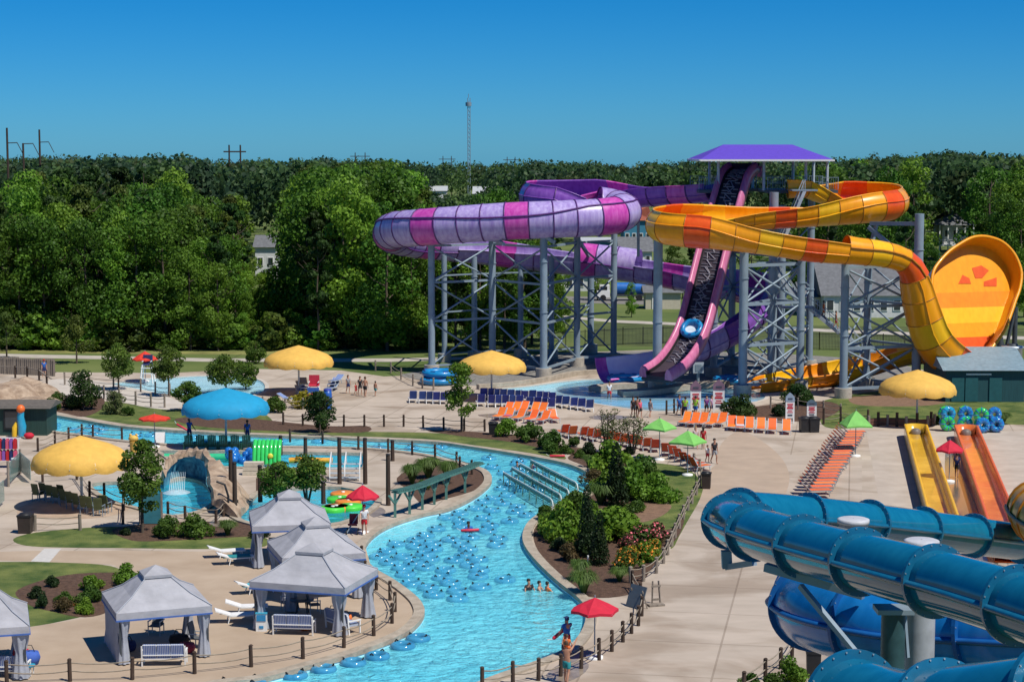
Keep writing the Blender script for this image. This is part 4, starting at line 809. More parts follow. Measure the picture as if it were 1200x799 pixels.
# ---------------- cabanas ----------------
def cabana(F,Rr,label,closed=False,eave=2.3,w=3.9):
    a=G(*F,eave); b=G(*Rr,eave); d=b-a; d.z=0; rz=math.atan2(d.y,d.x); r=T('cabana',label,'cabana',(a.x,a.y,0),rz); za=eave+1.55; w1=d.length*.5+w*.5; W1=w1
    m=MB(); c=(W1/2,w/2); e=.12; o=[(-e,-e),(W1+e,-e),(W1+e,w+e),(-e,w+e)]; q=.62
    top=[(c[0]+(x-c[0])*.24,c[1]+(y-c[1])*.24,eave+1.12) for x,y in o]; mid=[(c[0]+(x-c[0])*q,c[1]+(y-c[1])*q,eave+.45) for x,y in o]
    lo=[(x,y,eave) for x,y in o]; dn=[(x*1.0,y,eave-.30) for x,y in o]
    m.add(lo+mid+top,[(i,(i+1)%4,4+(i+1)%4,4+i) for i in range(4)]+[(4+i,4+(i+1)%4,8+(i+1)%4,8+i) for i in range(4)]); m.build('roof',GRYF,r)
    m=MB(); m.add(lo+dn,[(4+i,4+(i+1)%4,(i+1)%4,i) for i in range(4)]); m.build('valance',GRYF,r)
    for i in range(4): m=MB(); m.tube([Vector(lo[i])+Vector((0,0,.02)),Vector(mid[i])+Vector((0,0,.02)),Vector(top[i])+Vector((0,0,.02))],.03,4); m.build('hip_seam',GRYC,r)
    m=MB(); cp=[(c[0]+(x-c[0])*.30,c[1]+(y-c[1])*.30,eave+1.20) for x,y in o]; cd=[(x,y,z-.12) for x,y,z in cp]; m.add(cp+[(c[0],c[1],za)]+cd,[(i,(i+1)%4,4) for i in range(4)]+[(5+i,5+(i+1)%4,(i+1)%4,i) for i in range(4)]); m.build('roof_cap',GRYF,r)
    m=MB()
    for i in range(4): p,q2=dn[i],dn[(i+1)%4]; m.bar((p[0],p[1],p[2]-.03),(q2[0],q2[1],q2[2]-.03),.05,.07)
    m.build('trim_band',BTRIM,r)
    for x,y in ((0.06,.06),(W1-.06,.06),(W1-.06,w-.06),(.06,w-.06)):
        m=MB(); m.bar((x,y,0),(x,y,eave-.1),.09); m.build('post',DKSTEEL,r)
        m=MB(); N=26; prof=[(.26,eave-.32),(.23,1.6),(.15,1.15),(.2,.7),(.27,.06)]
        m.lathe(prof,N,(x+(.14 if x<1 else -.14),y+(.12 if y<1 else -.12),0),mod=lambda r_,z,a,i:(r_*(1+.22*math.sin(a*7+z)),z)); m.build('curtain',GRYC,r)
    if closed:
        m=MB(); n=40; vs=[]
        for i in range(n+1): y=.3+(w-.6)*i/n; vs+=[(-.02+.05*math.sin(i*1.4),y,.05),(-.02+.05*math.sin(i*1.4+.4),y,eave-.3)]
        vs=[(x,y,z) for x,y,z in vs]; m.add(vs,[(2*i,2*i+2,2*i+3,2*i+1) for i in range(n)],0,True); m.build('side_curtain',GRYC,r)
    return r
cabs=[cabana((139,718),(246,712),'grey cabana with closed left curtain, second from the left along the river',True),cabana((31,735),(49,727.5),'grey cabana cut off by the left edge of the picture'),cabana((386.5,687),(427,670.5),'front grey cabana of the three beside the river bend'),cabana((333,653),(425,647),'middle grey cabana of the three beside the river bend'),cabana((298,616),(385,613),'rear grey cabana of the three, beside the mulch bed')]
cabs[0].rotation_euler=(0,0,.36)
cabs[1].location=G(-62,739,2.3)*1.0; cabs[1].location.z=0
cabs[2].location=G(297,680.5,2.3); cabs[2].location.z=0; dd=G(386.5,687,2.3)-G(297,680.5,2.3); cabs[2].rotation_euler=(0,0,math.atan2(dd.y,dd.x)); cabs[2].scale=(1.25,1.0,1)
dd=G(31,735,2.3)-G(-62,739,2.3); cabs[1].rotation_euler=(0,0,math.atan2(dd.y,dd.x)+.1); cabs[1].scale=(1.25,1,1)
STRIPE=mat('blue_striped_cushion',(.10,.16,.36),.8); n_=STRIPE.node_tree; wv=n_.nodes.new('ShaderNodeTexWave'); wv.inputs['Scale'].default_value=4.2; wv.bands_direction='X'; cr=n_.nodes.new('ShaderNodeValToRGB'); cr.color_ramp.interpolation='CONSTANT'
cr.color_ramp.elements[0].color=(.06,.11,.33,1); cr.color_ramp.elements[1].color=(.36,.41,.50,1); cr.color_ramp.elements[1].position=.5; tcn=n_.nodes.new('ShaderNodeTexCoord'); n_.links.new(tcn.outputs['Object'],wv.inputs[0]); n_.links.new(wv.outputs['Fac'],cr.inputs[0]); n_.links.new(cr.outputs[0],n_.nodes['Principled BSDF'].inputs['Base Color'])
def make_sofa():
    r=T('sofa','','sofa'); w=1.75
    for i in range(3):
        x=-w/2+w*(i+.5)/3; m=MB(); m.box((x,0,.42),(w/3-.03,.6,.14)); m.build('seat_cushion',STRIPE,r); m=MB(); m.box((x,.30,.70),(w/3-.03,.13,.52),rx=-.2); m.build('back_cushion',STRIPE,r)
    for sx in (-1,1): m=MB(); x=sx*(w/2+.04); m.bar((x,-.3,0),(x,-.3,.62),.06); m.bar((x,.3,0),(x,.38,.9),.06); m.bar((x,-.36,.62),(x,.34,.62),.07,.05); m.build('arm_frame',WHITE,r)
    m=MB(); m.bar((-w/2,-.3,.33),(w/2,-.3,.33),.05); m.bar((-w/2,.3,.33),(w/2,.3,.33),.05); m.bar((-w/2,.38,.93),(w/2,.38,.93),.05); m.bar((-w/2,.36,.5),(w/2,.36,.5),.04); m.build('frame',WHITE,r); return r
spread(make_sofa(),[(G(193,778),PI+.05,'striped sofa seen from behind in the closed curtain cabana'),(G(345,742),PI-.1,'striped sofa seen from behind at the front of the front cabana'),(G(402,738),PI/2+.7,'striped sofa at the right side of the front cabana, turned inward'),(G(8,792),PI,'striped sofa seen from behind in the cut off left cabana')],'striped cabana sofas')
def make_chair(sl,fr):
    r=T('patio_chair','','chair'); m=MB(); m.box((0,-.02,.42),(.52,.5,.04)); m.build('seat',sl,r); m=MB(); m.box((0,.29,.78),(.52,.05,.72),rx=-.25); m.build('backrest',sl,r)
    for sx in (-1,1):
        for y in (-.24,.24): m=MB(); m.bar((sx*.28,y,0),(sx*.28,y,.64 if y<0 else .5),.04); m.build('leg',fr,r)
        m=MB(); m.bar((sx*.28,-.27,.65),(sx*.28,.32,.65),.05,.04); m.build('armrest',fr,r)
    return r
spread(make_chair(mat('dark_grey_sling',(.10,.11,.12),.7),STEELL),[(G(183,743),-.2,'dark sling patio chair inside the closed curtain cabana'),(G(368,718),1.9,'dark patio chair right of the round table in the front cabana'),(G(337,715),-1.2,'dark patio chair left of the round table in the front cabana'),(G(322,655),.3,'pale framed patio chair between the rear cabanas'),(G(232,758),1.3,'patio chair at the right side of the closed curtain cabana')],'cabana patio chairs')
tb=T('patio_table','round dark patio table in the front cabana','table',G(354,719)); m=MB(); m.lathe([(.02,.72),(.58,.72),(.58,.68),(.02,.67)],20); m.build('tabletop',mat('dark_table',(.07,.09,.11),.4),tb)
for k in range(4): a=PI/4+PI/2*k; m=MB(); m.bar((.4*math.cos(a),.4*math.sin(a),0),(.25*math.cos(a),.25*math.sin(a),.68),.04); m.build('leg',DKSTEEL,tb)
cl=T('cooler_box','white and blue drinks fridge at the left post of the front cabana','fridge',G(307,738)); m=MB(); m.box((0,0,.4),(.5,.45,.8)); m.build('cabinet',WHITE,cl); m=MB(); m.box((0,-.24,.62),(.42,.02,.28)); m.box((0,-.24,.2),(.2,.02,.12)); m.build('blue_panel',mat('fridge_blue',(.03,.25,.5),.5),cl); m=MB(); m.box((0,0,.83),(.54,.49,.05)); m.build('lid',mat('fridge_teal',(.05,.35,.5)),cl)
# ---------------- loungers ----------------
def make_lounger(sl,fr,back=.95,flat=False):
    r=T('lounger','','lounger'); ang=.12 if flat else back
    m=MB(); m.bar((-.33,-.95,.34),(-.33,.3,.34),.05); m.bar((.33,-.95,.34),(.33,.3,.34),.05); m.bar((-.33,-.95,.34),(.33,-.95,.34),.05); m.bar((-.33,.3,.34),(.33,.3,.34),.05)
    for x in (-.33,.33):
        m.bar((x,-.75,.34),(x,-.8,0),.045); m.bar((x,.35,.34),(x,.45,0),.045); m.bar((x,.28,.35),(x,.28+.8*math.cos(ang),.35+.8*math.sin(ang)),.05)
    m.build('frame',fr,r)
    m=MB(); m.box((0,-.33,.37),(.60,1.2,.03)); m.build('seat',sl,r)
    m=MB(); y=.28+.4*math.cos(ang); z=.37+.4*math.sin(ang); m.box((0,y,z),(.60,.8,.03),rx=ang); m.build('backrest',sl,r); return r
def z3(ox,oy,x,y): return (ox+x/3.993,oy+y/3.993)
# navy loungers facing the slide pool, two ragged rows
blue=[]
fr=[(135,118),(180,120),(213,121),(245,123),(278,124)]; 
for i,(x,y) in enumerate(fr): blue.append((*z3(450,440,x,y+8),'navy lounger, '+ORD[i]+' from the left in the short row left of the young tree'))
b2=[(453,143),(503,146),(535,146),(567,146),(600,148),(632,148),(680,156),(715,156),(750,160),(780,163)]
for i,(x,y) in enumerate(b2): blue.append((*z3(450,440,x,y),'navy lounger, '+ORD[i]+' from the left in the near row right of the young tree'))
b3=[(465,112),(500,113),(528,115),(555,117),(590,119),(625,122),(655,125),(690,122),(728,127),(757,130),(783,133),(817,148),(845,152),(887,158),(920,162),(958,168)]
for i,(x,y) in enumerate(b3): blue.append((*z3(450,440,x,y),'navy lounger, '+ORD[i]+' from the left in the far row beside the slide pool'))
spread(make_lounger(NAVY,WHITE,1.15),[(G(x,y),PI+.15+random.uniform(-.06,.06),l) for x,y,l in blue],'navy loungers facing the slide pool')
og=[(540,205),(580,208),(630,212),(690,218),(745,222),(795,216),(575,180),(612,178),(650,176),(700,180),(735,182)]
spread(make_lounger(ORSL,STEELL,.75),[(G(*z3(450,440,x,y)),-.35+random.uniform(-.12,.12)+(.5 if i>4 and i<6 else 0),'orange lounger, '+ORD[i if i<6 else i-6]+' from the left in the '+('front' if i<6 else 'back')+' row behind the green bushes') for i,(x,y) in enumerate(og)],'orange loungers behind the green bushes')
rw=[(840,285),(875,292),(932,296),(962,302),(990,308),(1050,318),(1080,325),(1115,330),(1150,335),(1180,342)]
rows=[z3(450,440,*p) for p in rw]+[z3(650,440,*p) for p in [(430,350),(470,357),(525,375),(562,388),(592,402),(622,420),(650,436),(672,446)]]
spread(make_lounger(ROSL,STEELL,1.0),[(G(*p),PI+.25-.55*max(0,(i-9)/8)*2.2+random.uniform(-.05,.05),'rust orange lounger, '+ORD[i]+' from the left in the long row along the garden fence') for i,p in enumerate(rows)],'rust orange loungers along the garden fence')
rr_=[(610,232),(650,236),(690,236),(735,240),(778,236),(828,252),(868,255),(912,258),(965,262),(1018,266),(1085,270)]
spread(make_lounger(ORSL,STEELL,.95),[(G(*z3(650,440,x,y)),-.15 if i>4 else -.45,'bright orange lounger, '+ORD[i]+' from the left in the row facing the open deck') for i,(x,y) in enumerate(rr_)],'orange loungers in the row facing the open deck')
sp=[]; A=G(953,583); Bq=G(997,513)
for i in range(22):
    p=A.lerp(Bq,i/21)+Vector((0,0,.12)); 
    for k in range(1): sp.append((p+Vector((random.uniform(-.08,.08),random.uniform(-.08,.08),k*.16)),PI/2+.1+random.uniform(-.06,.06),'coral orange lounger packed tight, '+(ORD[i] if i<20 else ['twenty first','twenty second','twenty third','twenty fourth','twenty fifth'][i-20])+' in the diagonal row from the teal tube end',1.12))
STKL=mat('coral_orange_sling',(.80,.17,.05),.6,.12,objrand=.15)
spread(make_lounger(STKL,mat('grey_frame',(.30,.30,.31),.5),.75,False),sp,'orange loungers packed in a diagonal row on the right deck')
spread(make_lounger(WHITEV,WHITE,.35),[(G(266,652),1.9,'upper white lounger beside the rear cabana'),(G(277,660),1.9,'lower white lounger beside the rear cabana'),(G(278,728),1.8,'white lounger left of the front cabana'),(G(290,718),1.7,'white lounger behind the left post of the front cabana'),(G(300,694),2.,'white lounger behind the front cabana with a turquoise towel')],'white loungers by the cabanas')
spread(make_lounger(mat('pale_blue_sling',(.16,.22,.42),.7,.15,objrand=.25),STEELL,.5,False),[(G(352+dx,462+dy)+Vector((0,0,z)),rz,'folded blue lounger '+s+' in the left heap under the far yellow umbrella') for dx,dy,z,rz,s in ((0,0,0,.3,'lowest'),(2,-1,.3,.4,'in the middle'),(4,-1,.6,.2,'on top'))]+[(G(389+dx,458+dy)+Vector((0,0,z)),rz,'folded blue lounger '+s+' in the right heap behind the lifeguard stand') for dx,dy,z,rz,s in ((0,0,0,-.3,'lowest'),(2,-1,.3,-.2,'in the middle'),(5,-1,.6,-.4,'on top'))]+[(G(338,471),1.2,'dark blue lounger beside the yellow flowering bush')],'blue loungers on the far deck')
def make_adirondack(mt):
    r=T('deck_chair','','chair'); m=MB(); m.box((0,0,.33),(.62,.6,.05),rx=-.15); m.build('seat',mt,r); m=MB()
    for i in range(5): k=MB(); k.box((-.25+.125*i,.40,.75),(.11,.04,.95-.06*abs(i-2)),rx=-.3); k.build('slat',mt,r)
    for sx in (-1,1): m=MB(); m.box((sx*.36,0,.55),(.14,.75,.04)); m.bar((sx*.36,-.3,0),(sx*.36,-.3,.55),.07); m.bar((sx*.36,.35,0),(sx*.36,.35,.55),.07); m.build('arm',mt,r)
    return r
spread(make_adirondack(DGRN),[(G(222+13.5*i,527),PI+.05,'dark green deck chair seen from behind, '+ORD[i]+' from the left under the turquoise umbrella') for i in range(6)],'dark green deck chairs by the river')
spread(make_chair(OLIVE,STEEL),[(G(*z3(0,440,x,y)),PI*.9+random.uniform(-.3,.3),'olive sling chair, '+ORD[i]+' from the left in the row below the large yellow umbrella') for i,(x,y) in enumerate([(180,585),(215,580),(245,590),(275,598),(310,610),(340,622),(370,630),(405,642),(435,648),(465,655),(495,640),(300,590)])],'olive chairs below the large yellow umbrella')
# ---------------- young trees and shrubs of the park ----------------
KIND={'maple':(leafmat('maple_leaves',(.045,.10,.014),(.15,.24,.032),.2),'broad',26),'light':(LF[2],'broad',22),'thin':(leafmat('grey_green_leaves',(.09,.13,.04),(.24,.28,.11)),'broad',22),'dark':(leafmat('dark_leaves',(.022,.06,.012),(.07,.13,.025)),'broad',24),'pine':(LF[3],'cone',20)}
ptr=np.random.RandomState(11)
def park_tree(px,base,top,wpx,kind,label,name='young_tree',stem=.35,n=3600,leaf=.14,stems=1,cat='tree'):
    p=G(px,base); H=(base-top)/S(base)*1.02; w=wpx/S(base)/2; r=T(name,label,cat,p); lm,sh,nl=KIND[kind]
    L_=lobes(ptr,nl,H-.25*w,w*1.05,H*stem,sh); pts,d=crownpts(ptr,n,L_,.8); o=link('crown',leafmesh('crown',pts,leaf*(w/1.6)**.5,[lm],ptr,d),r)
    for k in range(stems):
        m=MB(); a=2*PI*k/stems+.5; dx=(.18*math.cos(a),.18*math.sin(a)) if stems>1 else (0,0); m.tube([(dx[0]*.3,dx[1]*.3,-.05),(dx[0]*2,dx[1]*2,H*.4),(dx[0]*3.5,dx[1]*3.5,H*.88)],[.05+H*.010,.04+H*.006,.02],6)
        for i in range(6): u=ptr.uniform(.3,.8); b=ptr.uniform(0,6.28); l=w*.8; m.tube([(dx[0]*2*u,dx[1]*2*u,H*u),(l*math.cos(b),l*math.sin(b),H*min(.95,u+.2))],[.03,.01],4)
        m.build('trunk',BARK,r)
park_tree(139,457,403,42,'maple','round young tree between the splash pool and the left rocks'); park_tree(198,464,404,42,'maple','round young tree beside the orange red parasol at far left'); park_tree(265,460,412,48,'maple','young tree in front of the far splash pool, above the turquoise umbrella')
park_tree(98,480,432,40,'dark','dark bushy small tree on the mulch bed by the curved walkway',stem=.15); park_tree(219,482,446,36,'maple','small leafy tree half hidden behind the turquoise umbrella',stem=.2); park_tree(541,506,424,44,'light','slender light green tree standing among the navy loungers',stem=.28)
park_tree(375,508,458,46,'dark','dark green small tree on the river bank below the lifeguard stand',stem=.1); park_tree(167,624,514,60,'maple','tall young tree beside the large yellow umbrella and the grotto',stem=.27,n=5000); park_tree(325,592,538,46,'maple','feathery tree left of a pair behind the rear cabana',stem=.3,stems=3); park_tree(360,590,532,52,'maple','feathery tree right of a pair behind the rear cabana',stem=.3,stems=3)
park_tree(712,530,475,38,'thin','thin pale crape myrtle left of a pair before the rust orange loungers',stem=.35,n=1100,leaf=.11,stems=3); park_tree(742,532,485,44,'thin','thin pale crape myrtle right of a pair before the rust orange loungers',stem=.35,n=1000,leaf=.11,stems=3)
park_tree(867,490,459,46,'dark','dark spreading shrub beside the bright orange lounger row','shrub',.08,cat='shrub'); park_tree(8,420,366,34,'pine','small open tree on the lawn at the left edge before the woods',stem=.3); park_tree(90,426,370,40,'pine','small open tree on the lawn before the left woods',stem=.3)
park_tree(135,485,457,28,'thin','pale green loose shrub on the bank lawn by the curved walkway','shrub',.1,n=2200,cat='shrub'); park_tree(935,474,450,40,'dark','dark shrub beside the entry sign boards','shrub',.05,cat='shrub'); park_tree(288,455,424,34,'maple','small tree behind the far splash pool beside the yellow umbrella',stem=.2); park_tree(300,426,398,26,'maple','small bush tree at the wood edge behind the yellow umbrella',stem=.15)
shr=np.random.RandomState(21); SM={}
SCOL={'bright':leafmat('shrub_bright',(.07,.16,.012),(.19,.33,.035),.2),'green':leafmat('shrub_green',(.035,.085,.012),(.10,.18,.025),.2),'dark':leafmat('shrub_dark',(.012,.032,.010),(.04,.075,.02),.2),'grass':leafmat('fountain_grass',(.06,.12,.022),(.16,.25,.06),.15),'red':leafmat('shrub_bronze',(.06,.05,.02),(.14,.10,.04),.2),'yellow':leafmat('shrub_yellow',(.22,.22,.02),(.45,.38,.03),.15)}
FLW={'pink':mat('pink_petals',(.75,.16,.20),.6,.2),'orange':mat('orange_petals',(.72,.26,.03),.6,.3),'redf':mat('red_petals',(.70,.03,.04),.6)}
def shrub_mesh(kind):
    kv=(kind,shr.randint(4))
    if kv in SM: return SM[kv]
    if kind=='grass':
        n=900; a=shr.uniform(0,2*PI,n); t=shr.uniform(.1,1,n)**.7; l=shr.uniform(.8,1.15,n); m=MB()
        for i in range(700):
            q=a[i]; sp_=t[i]; L=l[i]*1.1; c,s=math.cos(q),math.sin(q); w=.02
            P=[Vector((c*.08,s*.08,0)),Vector((c*.28*sp_,s*.28*sp_,L*.55)),Vector((c*.6*sp_,s*.6*sp_,L*.86)),Vector((c*.85*sp_,s*.85*sp_,L*(.95-.35*sp_)))]; sd=Vector((-s,c,0))
            vs=[]; 
            for k,pp in enumerate(P): ww=w*(1.5-k*.45); vs+=[pp-sd*ww,pp+sd*ww]
            m.add(vs,[(0,1,3,2),(2,3,5,4),(4,5,7,6)])
        me=m.me('fountain_grass',SCOL['grass'])
    elif kind=='conifer':
        L_=[(.0,.0,.2+.17*i,.42*(1-i/13)+.08) for i in range(12)]; pts,d=crownpts(shr,2600,L_,.9); me=leafmesh('conifer',pts,.075,[SCOL['dark']],shr,d)
    else:
        base=kind.split('+')[0]; L_=[(.72*math.cos(q)*w,.72*math.sin(q)*w,.25+.5*(1-w)*shr.uniform(.4,1.5),shr.uniform(.18,.44)) for q,w in zip(shr.uniform(0,6.28,16),shr.uniform(0,1,16))]; pts,d=crownpts(shr,2400,L_,.85); mi=np.zeros(2400); ms=[SCOL[base]]
        if '+' in kind: ms.append(FLW[kind.split('+')[1]]); mi=(shr.rand(2400)<.22)&(pts[:,2]>.35)
        me=leafmesh('shrub',pts,.105,ms,shr,d,mi=mi.astype(int))
    SM[kv]=me; return me
def shrub(px,py,wpx,kind,label,hs=1.,g=None):
    o=link({'grass':'fountain_grass','conifer':'dwarf_conifer'}.get(kind,'shrub'),shrub_mesh(kind),None,G(px,py),shr.uniform(0,6)); s=wpx*1.22/S(py)/2/(.95 if kind!='conifer' else .5); o.scale=(s*shr.uniform(.85,1.2),s*shr.uniform(.85,1.2),s*hs*shr.uniform(.85,1.25)); props(o,label,'shrub',g)
for a in [(60,481,20,'green','round green bush at the foot of the left rocks, lower one'),(67,472,20,'green','round green bush at the foot of the left rocks, upper one'),(85,478,22,'dark','dark bush under the bushy tree on the mulch bed'),(150,487,16,'green','low bush beside the pale shrub on the bank lawn'),
 (322,483,28,'green','round bush on the deck left of the yellow flowering bush'),(358,477,34,'yellow','yellow flowering bush beside the far lifeguard stand'),(372,482,20,'green','green bush under the yellow flowering bush'),
 (595,511,26,'bright','left bush of three before the orange loungers'),(621,517,30,'green','middle bush of three before the orange loungers'),(647,526,30,'green','right and largest bush of three before the orange loungers'),(643,531,20,'green','low bush at the foot of the largest bush before the orange loungers'),
 (663,531,15,'green','small clipped ball bush nearest the red rescue tube'),(674,523,15,'green','small clipped ball bush at the lounger end of the bed'),(680,536,15,'green','small clipped ball bush nearest the river corner'),(691,532,18,'dark','small dark ball bush in the top of the garden bed'),(713,530,15,'dark','small dark ball bush under the left crape myrtle'),(736,533,14,'dark','small dark ball bush under the right crape myrtle'),
 (690,548,20,'grass','grey green grass tuft at the top of the river bed corner'),(716,553,44,'bright','bright green broad shrub in the upper garden bed'),(728,563,32,'red','bronze leaved shrub in the upper garden bed'),(752,562,36,'green','upright mid green shrub beside the garden lawn'),(767,586,42,'bright','bright broad shrub at the edge of the garden lawn'),(741,584,46,'bright','large bright shrub in the middle of the garden bed'),(704,591,40,'grass','big pale fountain grass nearest the green river frames'),(722,592,24,'conifer','dark upright conifer in the middle of the garden bed'),
 (718,632,64,'bright','largest bright green shrub on the right of the two conifers'),(660,630,58,'bright','large bright shrub overhanging the river bank'),(640,610,26,'green','green bush beside the end of the green river frames'),(690,615,40,'bright','bright shrub between the river and the conifers'),(688,652,20,'conifer','left and taller of two dark conifers by the river bend',1.3),(702,661,19,'conifer','right of two dark conifers by the river bend',1.3),
 (665,657,28,'red','bronze tinged bush by the river coping'),(678,648,24,'green','low green bush left of the conifers'),(684,696,40,'grass','largest fountain grass at the lower end of the garden'),(679,680,32,'grass','fountain grass behind the largest one at the lower garden end'),(726,681,28,'grass','fountain grass nearest the rope fence'),(735,666,34,'green+orange','bush of orange flowers beside the fountain grass'),(757,656,32,'bright+orange','yellow green bush with orange flowers beside the rope fence'),(752,640,34,'green+pink','pink flowering bush, left one along the rope fence'),(771,636,34,'red+pink','pink flowering bush, right one along the rope fence'),(736,642,20,'red+pink','small reddish flowering bush below the bare soil'),
  (674,571+20,24,'green','small green bush between the pale fountain grass and the river corner'),(735,575,30,'bright','bright bush behind the large bright shrub of the middle bed'),(700,628,34,'green','mid green bush left of the largest bright shrub'),(735,628,40,'bright','bright shrub at the right end of the largest bright shrub'),(650,618,30,'green','green bush at the river edge between the frames and the river shrub'),(675,600,34,'green','dark leaved bush behind the bright river shrub'),(745,600,24,'green','low bush at the top of the bare soil patch'),(712,575,34,'bright','bright shrub just below the upper bed bronze shrub'),(697,565,26,'red','bronze bush at the river corner of the garden bed'),(765,648,24,'bright+orange','orange flowering plants at the right end of the flower bed'),(742,655,24,'yellow','yellow flowering plants between the orange and pink bushes'),(765,566,26,'green','green bush touching the garden lawn from the left'),(655,645,22,'dark','low dark bush at the river coping below the bright shrub'),
 (60,687,18,'dark','dark round bush at the top of the left mulch bed'),(44,700,18,'dark','dark round bush at the left end of the left mulch bed'),(50,712,18,'dark','dark round bush at the bottom left of the left mulch bed'),(106,691,30,'bright','large leafy green bush in the left mulch bed'),(147,684,30,'bright','loose light green bush at the right tip of the left mulch bed'),(75,705,20,'green','low green bush in the middle of the left mulch bed'),(76,716,24,'red','dark bronze bush beside the red flower in the left bed'),(100,718,22,'bright','bright low bush at the bottom of the left mulch bed'),(106,706,24,'green','spreading green bush under the large leafy one'),(88,710,8,'green+redf','small red flowering plant in the left mulch bed'),
 (193,630,26,'green','front clipped ball bush left in the oval lawn bed'),(197,621,25,'green','rear clipped ball bush left in the oval lawn bed'),(229,628,34,'green','wide clipped bush in the middle of the oval lawn bed'),(267,627,28,'grass','grassy round bush at the right of the oval lawn bed'),(147,626,15,'dark','small dark bush at the foot of the tall young tree'),(305,630,18,'dark','dark bush under the rear cabana eave'),
 (483,567,34,'grass','left tuft of fountain grass in the planter by the river'),(502,560,36,'grass','middle tuft of fountain grass in the planter by the river'),(525,567,32,'grass','right tuft of fountain grass in the planter by the river'),(495,573,16,'green','low bush at the front of the river planter'),
 (925,800,36,'bright','green bush under the blue tube at the bottom'),(905,805,28,'green','green bush left of the bin under the blue tube'),(880,803,22,'green','low bush at the very bottom beside the walkway'),(913,487,18,'dark','low dark bush right of the orange lounger row'),(1100,497,14,'dark','dry dark tuft left of the pile of inner tubes'),(1175,497,22,'grass','dry grass tuft behind the pile of inner tubes')]: shrub(*a)
# ---------------- rope fences ----------------
def ropefence(label,pts,h=.95,r=.09,m_=WOODD,ropes=(.8,.45),sag=.09,name='rope_fence'):
    o=T(name,label,'fence'); P=px2g(pts); 
    for p in P:
        m=MB(); m.cyl(p,p+Vector((random.uniform(-.02,.02),random.uniform(-.02,.02),h)),r,r*.95,7); m.cyl(p+Vector((0,0,h-.02)),p+Vector((0,0,h+.03)),r*1.12,r*.6,7); m.build('post',m_,o)
    for z in ropes:
        m=MB()
        for a,b in zip(P,P[1:]):
            m.tube([a.lerp(b,t)+Vector((0,0,z-sag*4*t*(1-t))) for t in (0,.25,.5,.75,1)],.028,5)
        m.build('rope',ROPE,o)
Z=lambda ox,oy,L: [z3(ox,oy,*p) for p in L]
ropefence('rope fence curving along the cabana deck by the river',[(8,800),(82,798),(155,796),(228,789),(294.5,781),(355,771.5),(403,758.5),(438,744.6),(459.5,730),(463,716.5),(457,703),(441,691),(428,678),(424,660)])
ropefence('rope fence of dark posts around the lifeguard corner at the bottom',[(565,808),(601,801),(631,797),(657,792),(681,783),(702,773),(717,763),(730,752),(740,742),(748,733),(752,721.5),(750,705),(741,690)])
ropefence('weathered rope rail running up between the garden and the walkway',[(739,683),(754,681),(769,671.5),(777.5,660),(782.5,650),(787,640),(791,630),(796,619),(801,608),(806,598),(811,590),(816,580),(820,572),(822,562),(820,552),(813,545)],.85,.1,WOODG,(.72,.38),.06)
ropefence('rope fence along the far river bank below the navy loungers',[(332,497.5),(355,499),(403,500),(427,500),(450,500),(473,500),(496,501),(520,503),(544,504.5),(568,505.5)])
ropefence('rope fence along the near river bank behind the yellow umbrella',[(44.5,529),(64.5,521),(80.5,516),(96,512),(109,513),(143,516)],1.0)
ropefence('rope fence along the curved walkway at far left',[(122,467),(140,471),(159,474.5),(177,477),(193,477.5)],1.2,.09,WOODG)
ropefence('rope fence on the upper side of the curved walkway',[(76,451),(104,452),(133,455),(165,459),(182,463),(199,465)],1.2,.09,WOODG)
ropefence('rope fence on the lawn left of the purple slide columns',[(440,435),(458,437),(470,445),(484,452),(495,455),(508,457)],1.1,.09,WOODG)
ropefence('short rope fence below the brown paving at left',[(41,622),(94,621)],.95,.1,WOODG); ropefence('rope fence beside the olive chairs at the grotto pool',[(50,565),(90,562),(105,586),(122.5,588),(145,598),(144,614)],1.2)
ropefence('rope rail at the foot of the grotto pool',[(197,603),(217,608),(253,613),(262,605),(278,601)],.8); ropefence('rope fence of dark posts on the river bank beside the planter',[(340,518),(378,520),(420,527),(455,530),(483,533),(510,537),(535,546),(539,552),(553,556)],1.,.09)
ropefence('rope fence before the far deck bushes',[(308,478),(334,481),(355,480),(375,478)],1.,.08,WOODG); ropefence('short rope fence beside the slide pool steps',[(781,486),(790,484),(800,486),(812,484)],1.2); ropefence('rope fence beside the right shrub bed',[(903,478),(935,480),(965,483),(985,487)],1.,.08,WOODG)
ropefence('brown post fence on the right lawn in front of the yellow umbrella',[(965,497),(985,495),(1017,499)],1.3,.1)
pf=T('plank_fence','low brown plank fence with tall posts on the right lawn','fence')
P=px2g([(1018,500),(1040,499),(1062,501),(1087,500),(1095,498)])
for a,b in zip(P,P[1:]):
    for z in (.22,.5): m=MB(); m.bar(a+Vector((0,0,z)),b+Vector((0,0,z)),.05,.24); m.build('plank',BRN if 0 else mat('brown_plank',(.13,.06,.04),.8,.2),pf)
for i in range(9): q=i/8*(len(P)-1); k=min(int(q),len(P)-2); p=P[k].lerp(P[k+1],q-k); m=MB(); m.cyl(p,p+Vector((0,0,1.15 if i%2 else .9)),.12,n=7); m.build('post',WOODD if i%2 else WOODG,pf)
sf=T('stockade_fence','grey upright plank fence on the rocks at the far left','fence'); A=G(-40,436); Bq=G(66,441)
n=46
pm=None
for i in range(n):
    p=A.lerp(Bq,i/n); 
    if pm is None: m=MB(); m.box((0,0,.85),(.19,.04,1.7)); pm=m.me('plank',WOODG)
    o=link('plank',pm,sf,p+Vector((0,random.uniform(-.03,.03),random.uniform(-.08,.05))))
for z in (.4,1.3): m=MB(); m.bar(A+Vector((0,.06,z)),Bq+Vector((0,.06,z)),.06,.1); m.build('rail',WOODG,sf)
